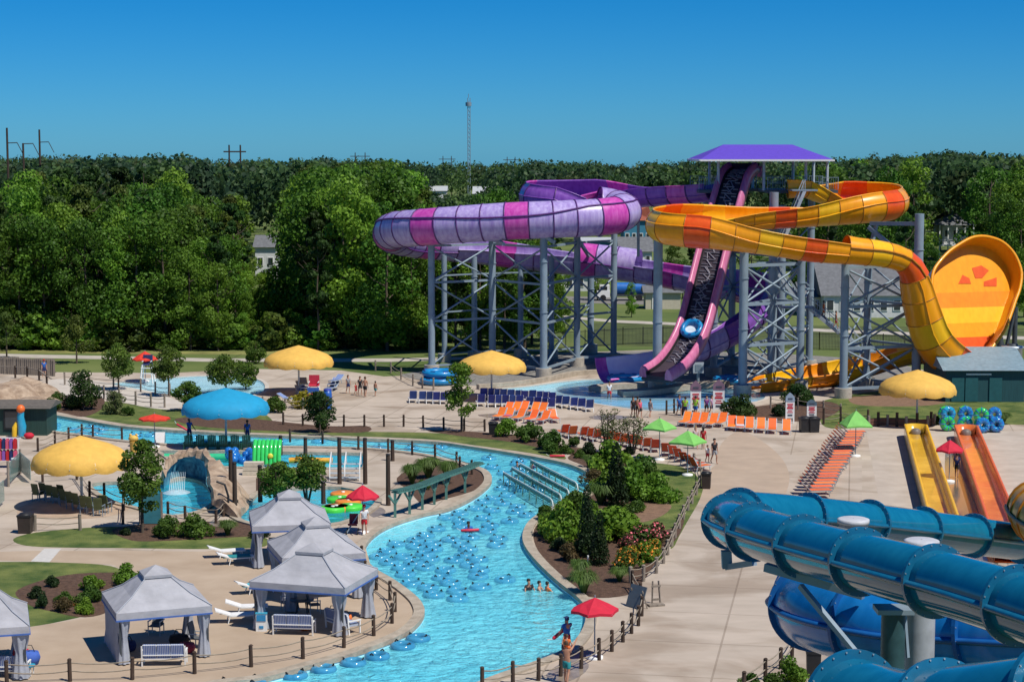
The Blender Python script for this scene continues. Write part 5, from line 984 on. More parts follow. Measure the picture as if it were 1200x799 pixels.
wr=T('wooden_rail','wooden post and rail fence on the left rocks','fence'); P=px2g([(-10,442),(18,443),(32,444),(46,447),(55,454),(61,458)])
for a,b in zip(P,P[1:]):
    m=MB(); m.cyl(a,a+Vector((0,0,1.2)),.1,n=7); m.build('post',WOODD,wr); m=MB(); m.bar(a+Vector((0,0,1.1)),b+Vector((0,0,1.1)),.12,.06); m.build('rail',WOODG,wr)
# tall dark posts round the pools
tp=[(71.0,592,360,'left one of two at the grotto rocks'),(75.5,603,417,'right one of two at the grotto rocks'),(105,588,432,'between the float pool and the feathery tree'),(129,533,290,'beside the green inflatable'),(158,533,300,'at the raft pool behind the feathery trees'),(179,590,510,'in front of the float pool'),(198,567,300,'at the right end of the raft pool, left one'),(228,567,302,'at the right end of the raft pool, right one'),(255,592,378,'beside the planter grass'),(260,540,312,'on the river bank behind the planter')]
for x,b,t,l in tp:
    px=200+x; p=G(px,b); zt=CAMH-((440+t/3.993)-HZ)/FPX*p.y; o=T('wooden_pole','tall dark wooden post '+l,'post',p); m=MB(); m.cyl((0,0,0),(0,0,zt),.15,.13,8); m.build('shaft',WOODD,o); m=MB(); m.cyl((0,0,zt),(0,0,zt+.06),.17,.1,8); m.build('cap',BLACK,o)
# ---------------- inner tubes ----------------
def tubemat(name,c): return mat(name,c,.12,.1,coat=.6,spec=.6)
CLR=mat('clear_blue_vinyl',(.04,.32,.58),.12,scale=2,col2=(.12,.50,.74),coat=.5,spec=.6,alpha=.5)
def make_tube(mt,h=2,R_=.42,r=.17):
    m=MB(); m.tube([(R_*math.cos(2*PI*i/18),R_*math.sin(2*PI*i/18),0) for i in range(18)],r,8,closed=True); o=m.build('inner_tube',mt)
    props(o,'','inner tube')
    for k in range(h):
        a=PI*k+.4; m=MB(); m.tube([(.42*math.cos(a-.22),.42*math.sin(a-.22),.17),(.44*math.cos(a),.44*math.sin(a),.24),(.42*math.cos(a+.22),.42*math.sin(a+.22),.17)],.035,5); m.build('handle',NAVY if 0 else BLACK,o)
    return o
rt=random.Random(4); spots=[]
def inpoly(x,y,P):
    c=False
    for i in range(len(P)):
        (x0,y0),(x1,y1)=P[i-1],P[i]
        if (y0>y)!=(y1>y) and x<(x1-x0)*(y-y0)/(y1-y0)+x0: c=not c
    return c
RP=[(p.x,p.y) for p in offset(RIV,-.75)]
def free(p,dm): return all((p-q).length>dm for q in spots) and inpoly(p.x,p.y,RP)
CL=[(436,655),(450,635),(480,622),(520,622),(560,640),(570,660),(562,690),(530,703),(500,694),(470,672)]
t=0
while t<4000 and len(spots)<52:
    t+=1; p=G(rt.uniform(430,575),rt.uniform(620,705),-.17); 
    q=[(G(*c).x,G(*c).y) for c in CL]
    if inpoly(p.x,p.y,q) and free(p,1.22): spots.append(p)
n1=len(spots)
for x0,x1,y0,y1,k in ((560,630,590,640,11),(520,600,560,612,10),(570,650,535,580,12),(50,190,488,515,11),(220,520,508,526,9),(500,600,600,680,4)):
    c=0; t=0
    while c<k and t<600:
        t+=1; p=G(rt.uniform(x0,x1),rt.uniform(y0,y1),-.17)
        if free(p,1.15): spots.append(p); c+=1
n2=len(spots)
bank=[G(*q,-.17) for q in [(271,801),(297,799.5),(345,791.5),(379,784),(414,776.5),(442,769),(472,757),(490,748)]]
proto=make_tube(CLR)
L=[(p,rt.uniform(0,6.28),'clear blue inner tube in the crowded cluster beside the cabana fence' if i<n1 else 'clear blue inner tube drifting on the open river away from the crowd') for i,p in enumerate(spots)]
os_=spread(proto,L)
for i,o in enumerate(os_): o['group']='inner tubes crowded in the river bend' if i<n1 else 'inner tubes drifting along the river'; o.rotation_euler=(rt.uniform(-.06,.06),rt.uniform(-.06,.06),o.rotation_euler.z)
CLB=mat('bank_blue_vinyl',(.03,.22,.42),.12,scale=2,col2=(.08,.36,.58),coat=.6,alpha=.85); bproto=make_tube(CLB,3); bproto['label']='x'
for i,p in enumerate(bank): o=dup(bproto,p,rt.uniform(0,6),'clear blue inner tube, '+ORD[i]+' from the left along the near river wall','inner tubes lined along the near river wall')
GRT=tubemat('green_vinyl',(.03,.50,.09)); BLT=tubemat('blue_vinyl',(.02,.16,.50)); TQT=tubemat('turquoise_vinyl',(.02,.34,.55))
pile=[]
for ci,(cx_,cy_) in enumerate([(1110,505),(1131,505),(1149,506),(1165,506)]):
    for k in range(4 if ci<2 else 3): pile.append((ci,k,G(cx_,cy_)))
for ci,k,p in pile:
    mtt=[GRT,TQT,BLT,GRT][(ci+k)%4] if ci<3 else BLT; m=MB(); n=18
    R_,r=.38,.23
    m.tube([(R_*math.cos(2*PI*i/n),0,R_*math.sin(2*PI*i/n)) for i in range(n)],r,9,closed=True); o=m.build('inner_tube',[mtt],None,p+Vector((random.uniform(-.1,.1),random.uniform(-.3,.3)+k*.25-.3,.62+ (k%2)*.75+ (.0))),random.uniform(-.3,.3))
    props(o,('green','turquoise','blue','green')[(ci+k)%4 if ci<3 else 2]+' inner tube, '+ORD[k]+' from the front in the '+['leftmost','second','third','rightmost'][ci]+' column of the pile','inner tube','inner tubes piled on the right deck')
    m=MB(); 
    for j in range(8): a=2*PI*j/8; m.tube([(R_*math.cos(a)+.235*math.cos(a)*math.cos(q),.235*math.sin(q),R_*math.sin(a)+.235*math.sin(a)*math.cos(q)) for q in [PI*2*v/8 for v in range(9)]],.035,4)
    m.build('band',BLT if mtt is not BLT else TQT,o)
def drop(o):
    for k in list(o.children): drop(k)
    bpy.data.objects.remove(o)
drop(bproto)
# ---------------- people ----------------
SKN=[mat('skin_fair',(.52,.29,.20),.55,.06),mat('skin_tan',(.40,.20,.125),.55,.06),mat('skin_dark',(.11,.055,.035),.5,.08)]
HAIR=[mat('dark_hair',(.02,.014,.01),.6),mat('brown_hair',(.09,.05,.025),.6),mat('blond_hair',(.40,.27,.11),.6)]
cl_={}
def cloth(c): 
    k=tuple(c); 
    if k not in cl_: cl_[k]=mat('cloth_%d'%len(cl_),c,.8,.12,scale=6,bump=.1)
    return cl_[k]
WH=(.70,.70,.70); RE=(.52,.02,.03); BK=(.02,.02,.025); BL=(.02,.12,.42); TE=(.02,.23,.25); NV=(.015,.03,.12); LI=(.35,.62,.05); GY=(.25,.26,.28); OR=(.75,.18,.04); PK=(.65,.10,.18)
def skinobj(name,J,E,mt,parent,root):
    names=list(J); me=bpy.data.meshes.new(name); me.from_pydata([J[n][0] for n in names],[(names.index(a),names.index(b)) for a,b in E],[]); me.materials.append(mt)
    o=link(name,me,parent); md=o.modifiers.new('skin','SKIN'); md.use_smooth_shade=True; md.use_x_symmetry=False
    sv=me.skin_vertices[0].data
    for i,n in enumerate(names): rd=J[n][1]; sv[i].radius=(rd,rd) if not isinstance(rd,tuple) else rd; sv[i].use_root=(n==root)
    s=o.modifiers.new('subdivision','SUBSURF'); s.levels=1; s.render_levels=1; return o
def person(loc,rz,h,label,sk=0,hair=0,shirt=None,shorts=None,walk=.12,armL=(.15,0),armR=(.15,0),lean=0,group=None,sit=False,female=False,cap=None,bent=.25):
    """armX = (angle out to the side, angle raised to the front); facing -y"""
    r=T('person',label,'person',loc,rz,group); r.scale=(h/1.75,)*3; J={}
    V=lambda x,y,z:(x,y,z); sw={1:walk,-1:-walk}
    J['pelvis']=(V(0,0,.94),(.135,.105)); J['waist']=(V(0,-lean*.15,1.1),(.125,.095)); J['chest']=(V(0,-lean*.35,1.29),(.15,.11)); J['neck']=(V(0,-lean*.5,1.46),.055); J['jaw']=(V(0,-lean*.55-.025,1.54),(.062,.075)); J['skull']=(V(0,-lean*.56-.005,1.645),(.075,.092)); J['crown']=(V(0,-lean*.56,1.72),.045)
    J['nose']=(V(0,-lean*.56-.108,1.60),.012)
    E=[('pelvis','waist'),('waist','chest'),('chest','neck'),('neck','jaw'),('jaw','skull'),('skull','crown'),('jaw','nose')]
    for s,L in ((-1,'l'),(1,'r')):
        if sit: kn=V(s*.12,-.42,.92); an=V(s*.12,-.45,.5); to=V(s*.12,-.62,.47)
        else: w=sw[s]; kn=V(s*.10,-w*.9-.03,.50); an=V(s*.10,-w*1.2+ (.12 if w<0 else 0)+.03,.085+(.05 if w<0 else 0)); to=V(s*.11,an[1]-.17,.04)
        J['hip'+L]=(V(s*.09,0,.87),.088); J['thigh'+L]=(V(s*.098,kn[1]*.5,.87*.5+kn[2]*.5),.078); J['knee'+L]=(kn,.056); J['calf'+L]=(tuple(kn[i]*.65+an[i]*.35+(.02 if i==1 else 0) for i in range(3)),.055); J['ankle'+L]=(an,.036); J['toe'+L]=(to,.034)
        E+=[('pelvis','hip'+L),('hip'+L,'thigh'+L),('thigh'+L,'knee'+L),('knee'+L,'calf'+L),('calf'+L,'ankle'+L),('ankle'+L,'toe'+L)]
        out,fw=(armL if s<0 else armR); dv=Vector((s*math.sin(out)*math.cos(fw*.3),-math.sin(fw),-math.cos(fw)*math.cos(out))).normalized(); d2=(dv+Vector((-s*.1,-bent,bent*.35))).normalized()
        sh=Vector((s*.175,-lean*.4,1.40)); el=sh+dv*.29; wr_=el+d2*.25; pa=wr_+d2*.07
        J['sh'+L]=(tuple(sh),.058); J['el'+L]=(tuple(el),.04); J['wr'+L]=(tuple(wr_),.027); J['pa'+L]=(tuple(pa),(.034,.02))
        E+=[('chest','sh'+L),('sh'+L,'el'+L),('el'+L,'wr'+L),('wr'+L,'pa'+L)]
        sd=d2.cross(Vector((s,0,.2))).normalized()
        for f in range(4):
            a=pa+sd*(.024*(f-1.5)/1.5)+d2*.045; b=a+(d2+Vector((-s*.25,-.1,0))).normalized()*(.04+.008*(f in(1,2))); J['f%d%s'%(f,L)]=(tuple(a),.009); J['t%d%s'%(f,L)]=(tuple(b),.008); E+=[('pa'+L,'f%d%s'%(f,L)),('f%d%s'%(f,L),'t%d%s'%(f,L))]
        a=wr_+d2*.035-sd*.035; J['th'+L]=(tuple(a),.010); J['tt'+L]=(tuple(a+(d2-sd*.6).normalized()*.04),.009); E+=[('wr'+L,'th'+L),('th'+L,'tt'+L)]
    skinobj('body',J,E,SKN[sk],r,'pelvis')
    ad=lambda q,k:(q[0]+k,q[1]+k) if isinstance(q,tuple) else q+k
    def sub(names,k,ex={}):
        K={n:(J[n][0],ad(J[n][1],k)) for n in names}; K.update(ex); return K
    mid=lambda a,b,f=.5: tuple(J[a][0][i]*(1-f)+J[b][0][i]*f for i in range(3))
    if shirt:
        K=sub(['waist','chest','shl','shr'],.022,{'hem':((0,0,.97),(.16,.13)),'sl':(mid('shl','ell',.55),.062),'sr':(mid('shr','elr',.55),.062),'nk':((0,-lean*.47,1.43),.075)}); skinobj('shirt',K,[('hem','waist'),('waist','chest'),('chest','nk'),('chest','shl'),('chest','shr'),('shl','sl'),('shr','sr')],cloth(shirt),r,'waist')
    if shorts:
        K=sub(['pelvis','hipl','hipr'],.02,{'tl':(mid('hipl','kneel',.75),.092),'tr':(mid('hipr','kneer',.75),.092),'wb':((0,-lean*.05,1.03),(.15,.12))}); skinobj('shorts',K,[('wb','pelvis'),('pelvis','hipl'),('pelvis','hipr'),('hipl','tl'),('hipr','tr')],cloth(shorts),r,'pelvis')
    m=MB(); hy=-lean*.56+.012; m.lathe([(.02,1.775),(.06,1.765),(.088,1.73),(.097,1.67),(.09,1.60)] ,12,(0,hy,0),mod=lambda q,z,a,i:(q*(1.08),z if not(i>=3 and math.sin(a)<-.3) else max(z,1.69)))
    if female: m.lathe([(.09,1.62),(.085,1.5),(.05,1.38)],8,(0,hy+.03,0),a0=.2,a1=PI-.2)
    m.build('hair' if cap is None else 'cap',HAIR[hair] if cap is None else cloth(cap),r)
    if cap is not None: k=MB(); k.prism([(-.08,-.09),(.08,-.09),(.05,-.2),(-.05,-.2)],1.685,1.70); k.build('cap_brim',cloth(cap),r)
    return r
def rescue(loc,rz,label,tilt=.5):
    m=MB(); m.tube([(-.55,0,0),(-.5,0,0),(.5,0,.0),(.55,0,.0)],[.05,.085,.085,.05],8); o=m.build('rescue_tube',mat('rescue_red',(.60,.03,.06),.5),None,loc,rz); o.rotation_euler=(0,tilt,rz); props(o,label,'rescue tube'); m=MB(); m.bar((-.58,0,.02),(-.8,0,.15),.025); m.build('strap',WHITE,o)
P_=person
P_(G(664,769),-2.6,1.78,'lifeguard in blue shirt, red shorts and cap under the red parasol',1,0,BL,RE,.04,(.3,.6),(.25,.3),cap=NV); rescue(G(660,765)+Vector((-.05,-.05,1.0)),.5,'red rescue tube held by the lifeguard under the red parasol',-.55)
P_(G(664,801),PI-.3,1.82,'shirtless man in teal swim shorts carrying a child on his shoulders',1,1,None,TE,.14,(.3,2.2),(.3,2.2))
P_(G(664,801)+Vector((.0,.0,.95)),PI-.3,1.15,'small child in an orange top riding on the shoulders of the shirtless man',0,1,OR,OR,.05,(.3,.5),(.3,.5),sit=True)
P_(G(427,627),.1,1.78,'lifeguard in white shirt and red shorts beside the crimson parasol',0,1,WH,RE,.12,(.2,.5),(.15,.1),cap=RE)
P_(G(222,517),.8,1.75,'lifeguard in blue shirt holding a red tube under the turquoise umbrella',2,0,BL,NV,.08,(.3,.7),(.3,.4)); rescue(G(214,512)+Vector((0,0,.75)),-.3,'red rescue tube held by the lifeguard at the turquoise umbrella',.45)
P_(G(290,519),PI,1.75,'lifeguard in blue shirt behind the green deck chairs',2,0,BL,NV,.06)
P_(G(52,446)+Vector((0,0,0.3)),.5,1.75,'person in blue shirt and red cap at the rail on the left rocks',0,0,BL,NV,.05,cap=RE)
P_(G(173,446)+Vector((0,0,.9)),.2,1.7,'lifeguard sitting on the white tower chair under the small parasol',1,0,NV,RE,sit=True)
for a in [((408,461),.6,1.68,'woman in a patterned swimsuit walking at the left of the family on the far deck',0,1,GY,NV,True),((417,463),.9,1.1,'small child in red swimsuit in the family on the far deck',0,2,RE,RE,False),((422,463),.4,1.7,'woman in dark swimsuit beside the shirtless man on the far deck',0,1,BK,BK,True),((428,465),2.9,1.82,'shirtless man in black shorts in the middle of the far deck',1,1,None,BK,False),((440,464),2.6,1.35,'boy in teal shorts walking at the right of the family on the far deck',1,0,None,TE,False),
 ((742,489),.3,1.72,'woman in dark swimsuit, left of the group on the deck by the slide pool',1,0,BK,BK,True),((747,489),2.8,1.75,'man in dark shorts in the middle of the group by the slide pool',1,0,None,BK,False),((750,490),.8,1.6,'woman in pink swimsuit right of the group by the slide pool',0,1,PK,BK,True),((762,489),2.4,1.55,'boy in pale shirt walking alone near the slide pool',0,0,GY,GY,False),
 ((796,487),.4,1.75,'lifeguard in blue shirt at the slide pool steps',1,0,BL,NV,False),((803,489),2.9,1.72,'man in lime shirt near the left entry sign',1,0,LI,NV,False),((815,489),2.7,1.78,'man in lime shirt and blue shorts in front of the left entry sign',1,0,LI,BL,False),((828,487),.2,1.7,'woman in purple top between the two slide signs',0,0,(.18,.05,.22),BK,True),((834,487),.9,1.7,'woman in pale top beside the right slide sign',0,1,(.55,.35,.5),NV,True),
 ((815,526),.3,1.68,'woman in pale swimsuit under the lime parasols',0,2,(.5,.4,.4),PK,True),((824,526),2.8,1.65,'woman in red patterned swimsuit beside the lime parasols',1,0,RE,RE,True),((837,543),.4,1.78,'man in black shirt walking on the open deck beside the bin',1,0,BK,GY,False),((829,542),.5,1.25,'child in white and red shirt walking with the man in black',0,0,WH,RE,False),
 ((1121,560),2.8,1.7,'attendant in blue beside the crimson parasol between the run-outs',1,0,NV,BK,False),((714,470),.2,1.75,'man in white shirt and red shorts wading by the stone island',1,0,WH,RE,False)]:
    (x,y),rz,h,l,sk,ha,sh_,so_,fe=a; P_(G(x,y,-.3 if x==714 else 0),rz,h,l,sk,ha,sh_,so_,random.uniform(.05,.16),female=fe)
for k,(x,y,l,c) in enumerate([(970,372,'upper bather in orange climbing the tower stairs',OR),(981,384,'lower bather in red climbing the tower stairs',RE)]): p=f2.lerp(f1,.45 if k==0 else .85); P_(p,1.7,1.7,l,1,0,None if k else c,c,.15)
for x,y,rz,l,sk,sh_,hh in [(549,622,.4,'swimmer in blue shirt with a red tube in the middle of the river',2,BL,1.75),(606,549,.5,'dark haired swimmer at the river bend, left one',1,BK,1.7),(624,549,2.5,'dark haired swimmer at the river bend, right one',1,NV,1.7),(619.5,691,.4,'swimmer in black shirt, left of three in the lower river',1,BK,1.75),(632,691,1.2,'woman swimming in the middle of three in the lower river',0,None,1.65),(641.5,692,2.,'swimmer at the right of three in the lower river',0,OR,1.65)]:
    P_(G(x,y,-.22)+Vector((0,0,-1.18)),rz,hh,l,sk,0,sh_,BK,.1,(.35,.75),(.3,.6))
rescue(G(551,621,-.1),.2,'red rescue tube floating under the swimmer in blue',0); rescue(G(653,534,.12),.05,'red rescue tube lying on the garden coping by the river corner',0)
# ---------------- street furniture and small things ----------------
def bin_(px,py,label,mt=mat('brown_bin',(.045,.032,.025),.6),w=.62,h=1.05):
    r=T('litter_bin',label,'bin',G(px,py),random.uniform(-.2,.2)); m=MB(); m.add([(-w/2*.9,-w/2*.9,0),(w/2*.9,-w/2*.9,0),(w/2*.9,w/2*.9,0),(-w/2*.9,w/2*.9,0),(-w/2,-w/2,h*.85),(w/2,-w/2,h*.85),(w/2,w/2,h*.85),(-w/2,w/2,h*.85)],[(0,1,5,4),(1,2,6,5),(2,3,7,6),(3,0,4,7),(4,5,6,7)]); m.build('body',mt,r)
    m=MB(); m.box((0,0,h*.9),(w+.06,w+.06,h*.09)); m.build('lid_rim',BLACK,r); m=MB(); m.lathe([(w*.5,h*.945),(w*.4,h*1.02),(.02,h*1.05)],10); m.build('lid',BLACK,r)
bin_(827.5,572,'brown litter bin at the end of the rust orange loungers',w=.6,h=1.1); bin_(30,624,'brown litter bin beside the brown paving at left',w=.75,h=1.15); bin_(943,506,'left black bin of a pair below the sign boards',BLACK,.8,1.2); bin_(953,506,'right black bin of a pair below the sign boards',BLACK,.8,1.2); bin_(578,509,'dark bin left of the green bushes',BLACK,.7,1.0); bin_(449,738+0,'x',BLACK,.3,.3) if 0 else None; bin_(953,792,'black bin under the blue tube at the bottom',BLACK,.6,1.2)
def signboard(px,base,top,wpx,label,head):
    p=G(px,base); s=S(base); H=(base-top)/s*1.02; w=wpx/s; r=T('sign_board',label,'sign',p); m=MB(); 
    for x in (-w/2+.08,w/2-.08): k=MB(); k.bar((x,0,0),(x,0,H*.85),.12); k.build('post',WHITE,r)
    m.box((0,0,H*.45),(w*.9,.10,H*.55)); m.build('panel',WHITE,r)
    m=MB(); pr=[(-w/2,H*.72),(w/2,H*.72),(w/2*.92,H*.86),(w*.2,H*.95),(0,H),(-w*.2,H*.95),(-w/2*.92,H*.86)]; k=len(pr); m.add([(x,-.09,z) for x,z in pr]+[(x,.09,z) for x,z in pr],[tuple(range(k)),tuple(range(2*k-1,k-1,-1))]+[(i,k+i,k+(i+1)%k,(i+1)%k) for i in range(k)]); m.build('header',head,r)
    m=MB()
    for z,ww,hh in ((.62,.6,.05),(.56,.5,.035),(.5,.66,.06),(.42,.45,.03),(.36,.6,.03)): m.box((0,-.062,H*z),(w*ww,.02,H*hh*.8))
    m.build('red_lettering',mat('sign_red',(.55,.03,.04),.6),r); m=MB(); m.box((0,-.062,H*.27),(w*.5,.02,H*.05)); m.box((0,-.1,H*.80),(w*.5,.02,H*.05)); m.build('dark_lettering',mat('sign_dark',(.06,.07,.10),.6),r)
PH=mat('sign_mauve',(.20,.12,.17),.6); GH=mat('sign_blue_grey',(.28,.36,.45),.6)
signboard(815,488,446,13,'slide sign board with mauve header left of a pair by the slide pool',PH); signboard(842,487,445,14,'slide sign board with mauve header right of a pair by the slide pool',PH); signboard(925.5,496,460,11,'tall sign board with pale blue arched header, left of a pair',GH); signboard(951,492,468,12,'wide sign board with dark header, right of a pair above the bins',mat('sign_slate',(.10,.15,.20),.6))
ea=T('wooden_easel','small wooden easel stand on the walkway by the rope rail','stand',G(769,708),.3)
for x in (-.22,.22): m=MB(); m.bar((x,0,0),(x*.7,.1,1.15),.07); m.build('leg',WOODG,ea)
for z in (.25,.9): m=MB(); m.box((0,.03,z),(.46,.05,.1)); m.build('rung',WOODG,ea)
m=MB(); m.box((-.1,-.2,.05),(.8,.45,.08)); m.build('foot_board',WOODG,ea)
gb=T('notice_panel','grey panel leaning on the rope fence beside the garden','panel',G(744,712),-.9); m=MB(); m.box((0,.1,.55),(1.1,.05,1.1),rx=-.35); m.build('board',mat('slate_panel',(.09,.11,.13),.4),gb); m=MB(); m.bar((-.5,.35,0),(-.4,.12,.9),.05); m.bar((.5,.35,0),(.4,.12,.9),.05); m.build('prop',WOODG,gb)
gl=T('garden_lamp','small white garden spotlight post between the conifers and the grass','lamp',G(689,662)); m=MB(); m.cyl((0,0,0),(0,0,.55),.05,n=8); m.build('stem',WHITE,gl); m=MB(); m.cyl((0,0,.55),(0,-.05,.75),.09,.07,8); m.build('head',WHITE,gl)
def lifechair(p,label,seat,extra=False):
    r=T('lifeguard_chair',label,'lifeguard chair',p); h=1.8
    for x in (-.5,.5):
        for y in (-.5,.5): m=MB(); m.bar((x*1.2,y*1.2,0),(x*.8,y*.8,h),.09); m.build('leg',WHITE,r)
        m=MB(); m.bar((x*.8,-.4,h+.3),(x*.8,.4,h+.3),.07); m.build('arm',WHITE,r)
    for z in (.5,1.0,1.5): m=MB(); m.bar((-.52,-.56+z*.06,z),(.52,-.56+z*.06,z),.07); m.build('rung',WHITE,r)
    m=MB(); m.box((0,0,h),(.9,.8,.08)); m.build('seat',seat,r); m=MB(); m.box((0,.4,h+.45),(.9,.06,.85)); m.build('backrest',seat,r)
    if extra: m=MB(); m.tube([(-.15+.36*math.cos(a),-.62,.75+.36*math.sin(a)) for a in [2*PI*i/14 for i in range(14)]],.085,6,closed=True); m.build('life_ring',mat('ring_red',(.65,.08,.05),.5),r); m=MB(); m.box((.0,-.6,1.45),(1.,.05,.5)); m.build('blue_panel',BL and mat('panel_blue',(.04,.12,.42),.5),r)
lifechair(G(173,449),'white lifeguard chair under the small orange red parasol',mat('navy_seat',(.03,.04,.13))); lifechair(G(368,476),'white lifeguard stand with life ring and blue panel on the far deck',mat('red_seat',(.5,.03,.06)),True)
br=T('rescue_barrel','blue barrel beside the far lifeguard stand','barrel',G(384,479)); m=MB(); m.lathe([(.34,0),(.38,.3),(.38,1.2),(.32,1.6),(.02,1.62)],14); m.build('drum',mat('barrel_blue',(.02,.10,.38),.4),br); m=MB(); m.lathe([(.34,1.6),(.34,1.7),(.02,1.72)],14); m.build('lid',NAVY,br)
cb=T('control_box','grey equipment cabinet on a post beside the foot of the pink conveyor','cabinet',G(818,449)); m=MB(); m.box((0,0,1.5),(1.0,.6,1.0)); m.build('casing',STEELL,cb); m=MB(); m.cyl((0,0,0),(0,0,1.),.15,n=8); m.build('post',STEEL,cb); m=MB(); m.box((0,-.32,1.5),(.6,.04,.6)); m.build('door',STEEL,cb)
# green slatted frames in the river and the slatted trellis on the bank
gf=T('river_frames','row of green slatted frames with white pipes standing in the river bend','rack'); FR=mat('green_frame',(.13,.27,.23),.6,.2); FRP=mat('frame_pipe',(.50,.58,.56),.5); 
a0=[(590,566),(600,560),(609,555),(622,551)]; a1=[(645,598),(655,592),(664,586),(674,578)]
for k,(a,b) in enumerate(zip(a0,a1)):
    A=G(*a,-.1); Bq=G(*b,-.1); d=(Bq-A).normalized(); s=Vector((d.y,-d.x,0)); L=(Bq-A).length
    for q_ in range(7): z=.62-.1*q_; o_=-s*(.13*q_); m=MB(); m.bar(A+o_+Vector((0,0,z)),Bq+o_+Vector((0,0,z)),.05,.07); m.build('slat',FR,gf)
    n=7
    for i in range(n+1): p=A.lerp(Bq,i/n); m=MB(); m.bar(p-Vector((0,0,.6)),p+Vector((0,0,.66)),.08); m.bar(p+Vector((0,0,.62)),p-s*.8+Vector((0,0,.0)),.07); m.build('upright',FR,gf)
    m=MB(); m.tube([A+Vector((0,0,.74)),A.lerp(Bq,.5)+Vector((0,0,.74)),Bq+Vector((0,0,.74)),Bq+d*.35+Vector((0,0,.66)),Bq+d*.5+Vector((0,0,.4)),Bq+d*.45+Vector((0,0,.0)),Bq+d*.3-Vector((0,0,.25))],.05,7); m.build('white_pipe',FRP,gf)
tr=T('green_trellis','long green wooden rail with slatted top standing along the left river bank','rail'); P=[G(463,606),G(480,602),G(495,597),G(509,591),G(523,585),G(545,577),G(563,569)]
for p,q in zip(P,P[1:]):
    d=(q-p).normalized(); s=Vector((d.y,-d.x,0)); m=MB(); m.bar(p,p+Vector((0,0,1.5)),.16); m.build('post',TEALW,tr); m=MB(); m.bar(p+Vector((0,0,.8)),p+d*.55+Vector((0,0,1.4)),.1); m.bar(p+Vector((0,0,.8)),p-d*.55+Vector((0,0,1.4)),.1); m.build('bracket',TEALW,tr)
    for z,o_ in ((1.5,-.2),(1.56,0),(1.5,.2)): m=MB(); m.bar(p+s*o_+Vector((0,0,z)),q+s*o_+Vector((0,0,z)),.2,.08); m.build('rail_board',TEALW,tr)
    n=8
    for i in range(n): c=p.lerp(q,i/n)+Vector((0,0,1.62)); m=MB(); m.bar(c-s*.32,c+s*.32,.09,.06); m.build('slat',TEALW,tr)
# grotto
ROCK=mat('tan_rock',(.22,.145,.095),.9,scale=1.2,col2=(.47,.36,.26),bump=1.,bscale=2.5); MURAL=mat('blue_mural',(.006,.07,.17),.5,scale=2.6,col2=(.16,.46,.58),detail=9)
gt=T('rock_grotto','tan rock grotto arch with blue mural wall over the small pool','grotto')
gp=catmull([G(192,570),G(200,563),G(214,559),G(230,560),G(243,566),G(251,577),G(256,592),G(258,603)],4); gh=[.8,1.2,1.55,1.7,1.65,1.5,1.25,.6]; cgt=G(205,590); m1=MB(); m2=MB(); v1=[];v2=[]; nr_=random.Random(2)
for i,p in enumerate(gp):
    u=i/4; k=min(int(u),6); h=gh[k]+(gh[k+1]-gh[k])*(u-k); o=(p-cgt).normalized(); j=lambda a:nr_.uniform(-a,a)
    v1+=[p-Vector((0,0,.9)),p+Vector((0,0,h*.5)),p-o*.35+Vector((0,0,h*.8)),p-o*.7+Vector((0,0,h*.95+j(.1)))]
    v2+=[p-o*.72+Vector((j(.1),j(.1),h*.93)),p-o*.5+Vector((j(.15),j(.15),h+.28+j(.15))),p+o*(.5+j(.2))+Vector((0,0,h+.35+j(.2))),p+o*(1.3+j(.2))+Vector((0,0,h*.75+j(.2))),p+o*(1.8+j(.25))+Vector((0,0,h*.35+j(.2))),p+o*(1.9+j(.2))+Vector((0,0,-.1))]
n=len(gp)
m1.add(v1,[(i*4+j,i*4+4+j,i*4+5+j,i*4+1+j) for i in range(n-1) for j in range(3)],0,True); m1.build('mural_wall',MURAL,gt); m2.add(v2,[(i*6+j,i*6+6+j,i*6+7+j,i*6+1+j) for i in range(n-1) for j in range(5)],0,False); m2.add([v2[i] for i in range(6)],[tuple(range(6))]); m2.add([v2[-6+i] for i in range(6)],[tuple(range(6))][::-1]); m2.build('rock_shell',ROCK,gt)
wf=MB(); p=G(207,577,-.1); 
for i in range(9): x=-.45+.11*i; wf.tube([p+Vector((x,.9,1.2)),p+Vector((x*1.05,.5,.8)),p+Vector((x*1.1,0,0))],[.012,.016,.03],5)
wf.lathe([(.9,.0),(.6,.12),(.1,.18)],12,p); o=wf.build('waterfall',mat('white_water',(.62,.75,.80),.3,alpha=.55)); props(o,'thin white waterfall dropping inside the grotto','waterfall')
rk=T('rock_outcrop','tan artificial rock outcrop below the wooden rail at the left edge','rock'); rr2=np.random.RandomState(8)
for k,(x,y,s,hh) in enumerate([(-8,470,3.2,2.2),(12,468,3.,2.3),(30,463,2.4,2.4),(46,466,2.,2.0),(38,475,2.,1.3),(20,478,2.2,1.2),(52,474,1.4,1.2)]):
    m=MB(); m.ball((0,0,0),1,18); v=np.array(m.v); v*=(1+.12*np.sin(v[:,[1,2,0]]*3.3+k)+.05*np.sin(v[:,[2,0,1]]*9+k)); m.v=[tuple(q) for q in v*np.array([s,s,hh*.62])]; m.sm=[False]*len(m.sm); m.build('boulder',ROCK,rk,G(x,y),k*.7)
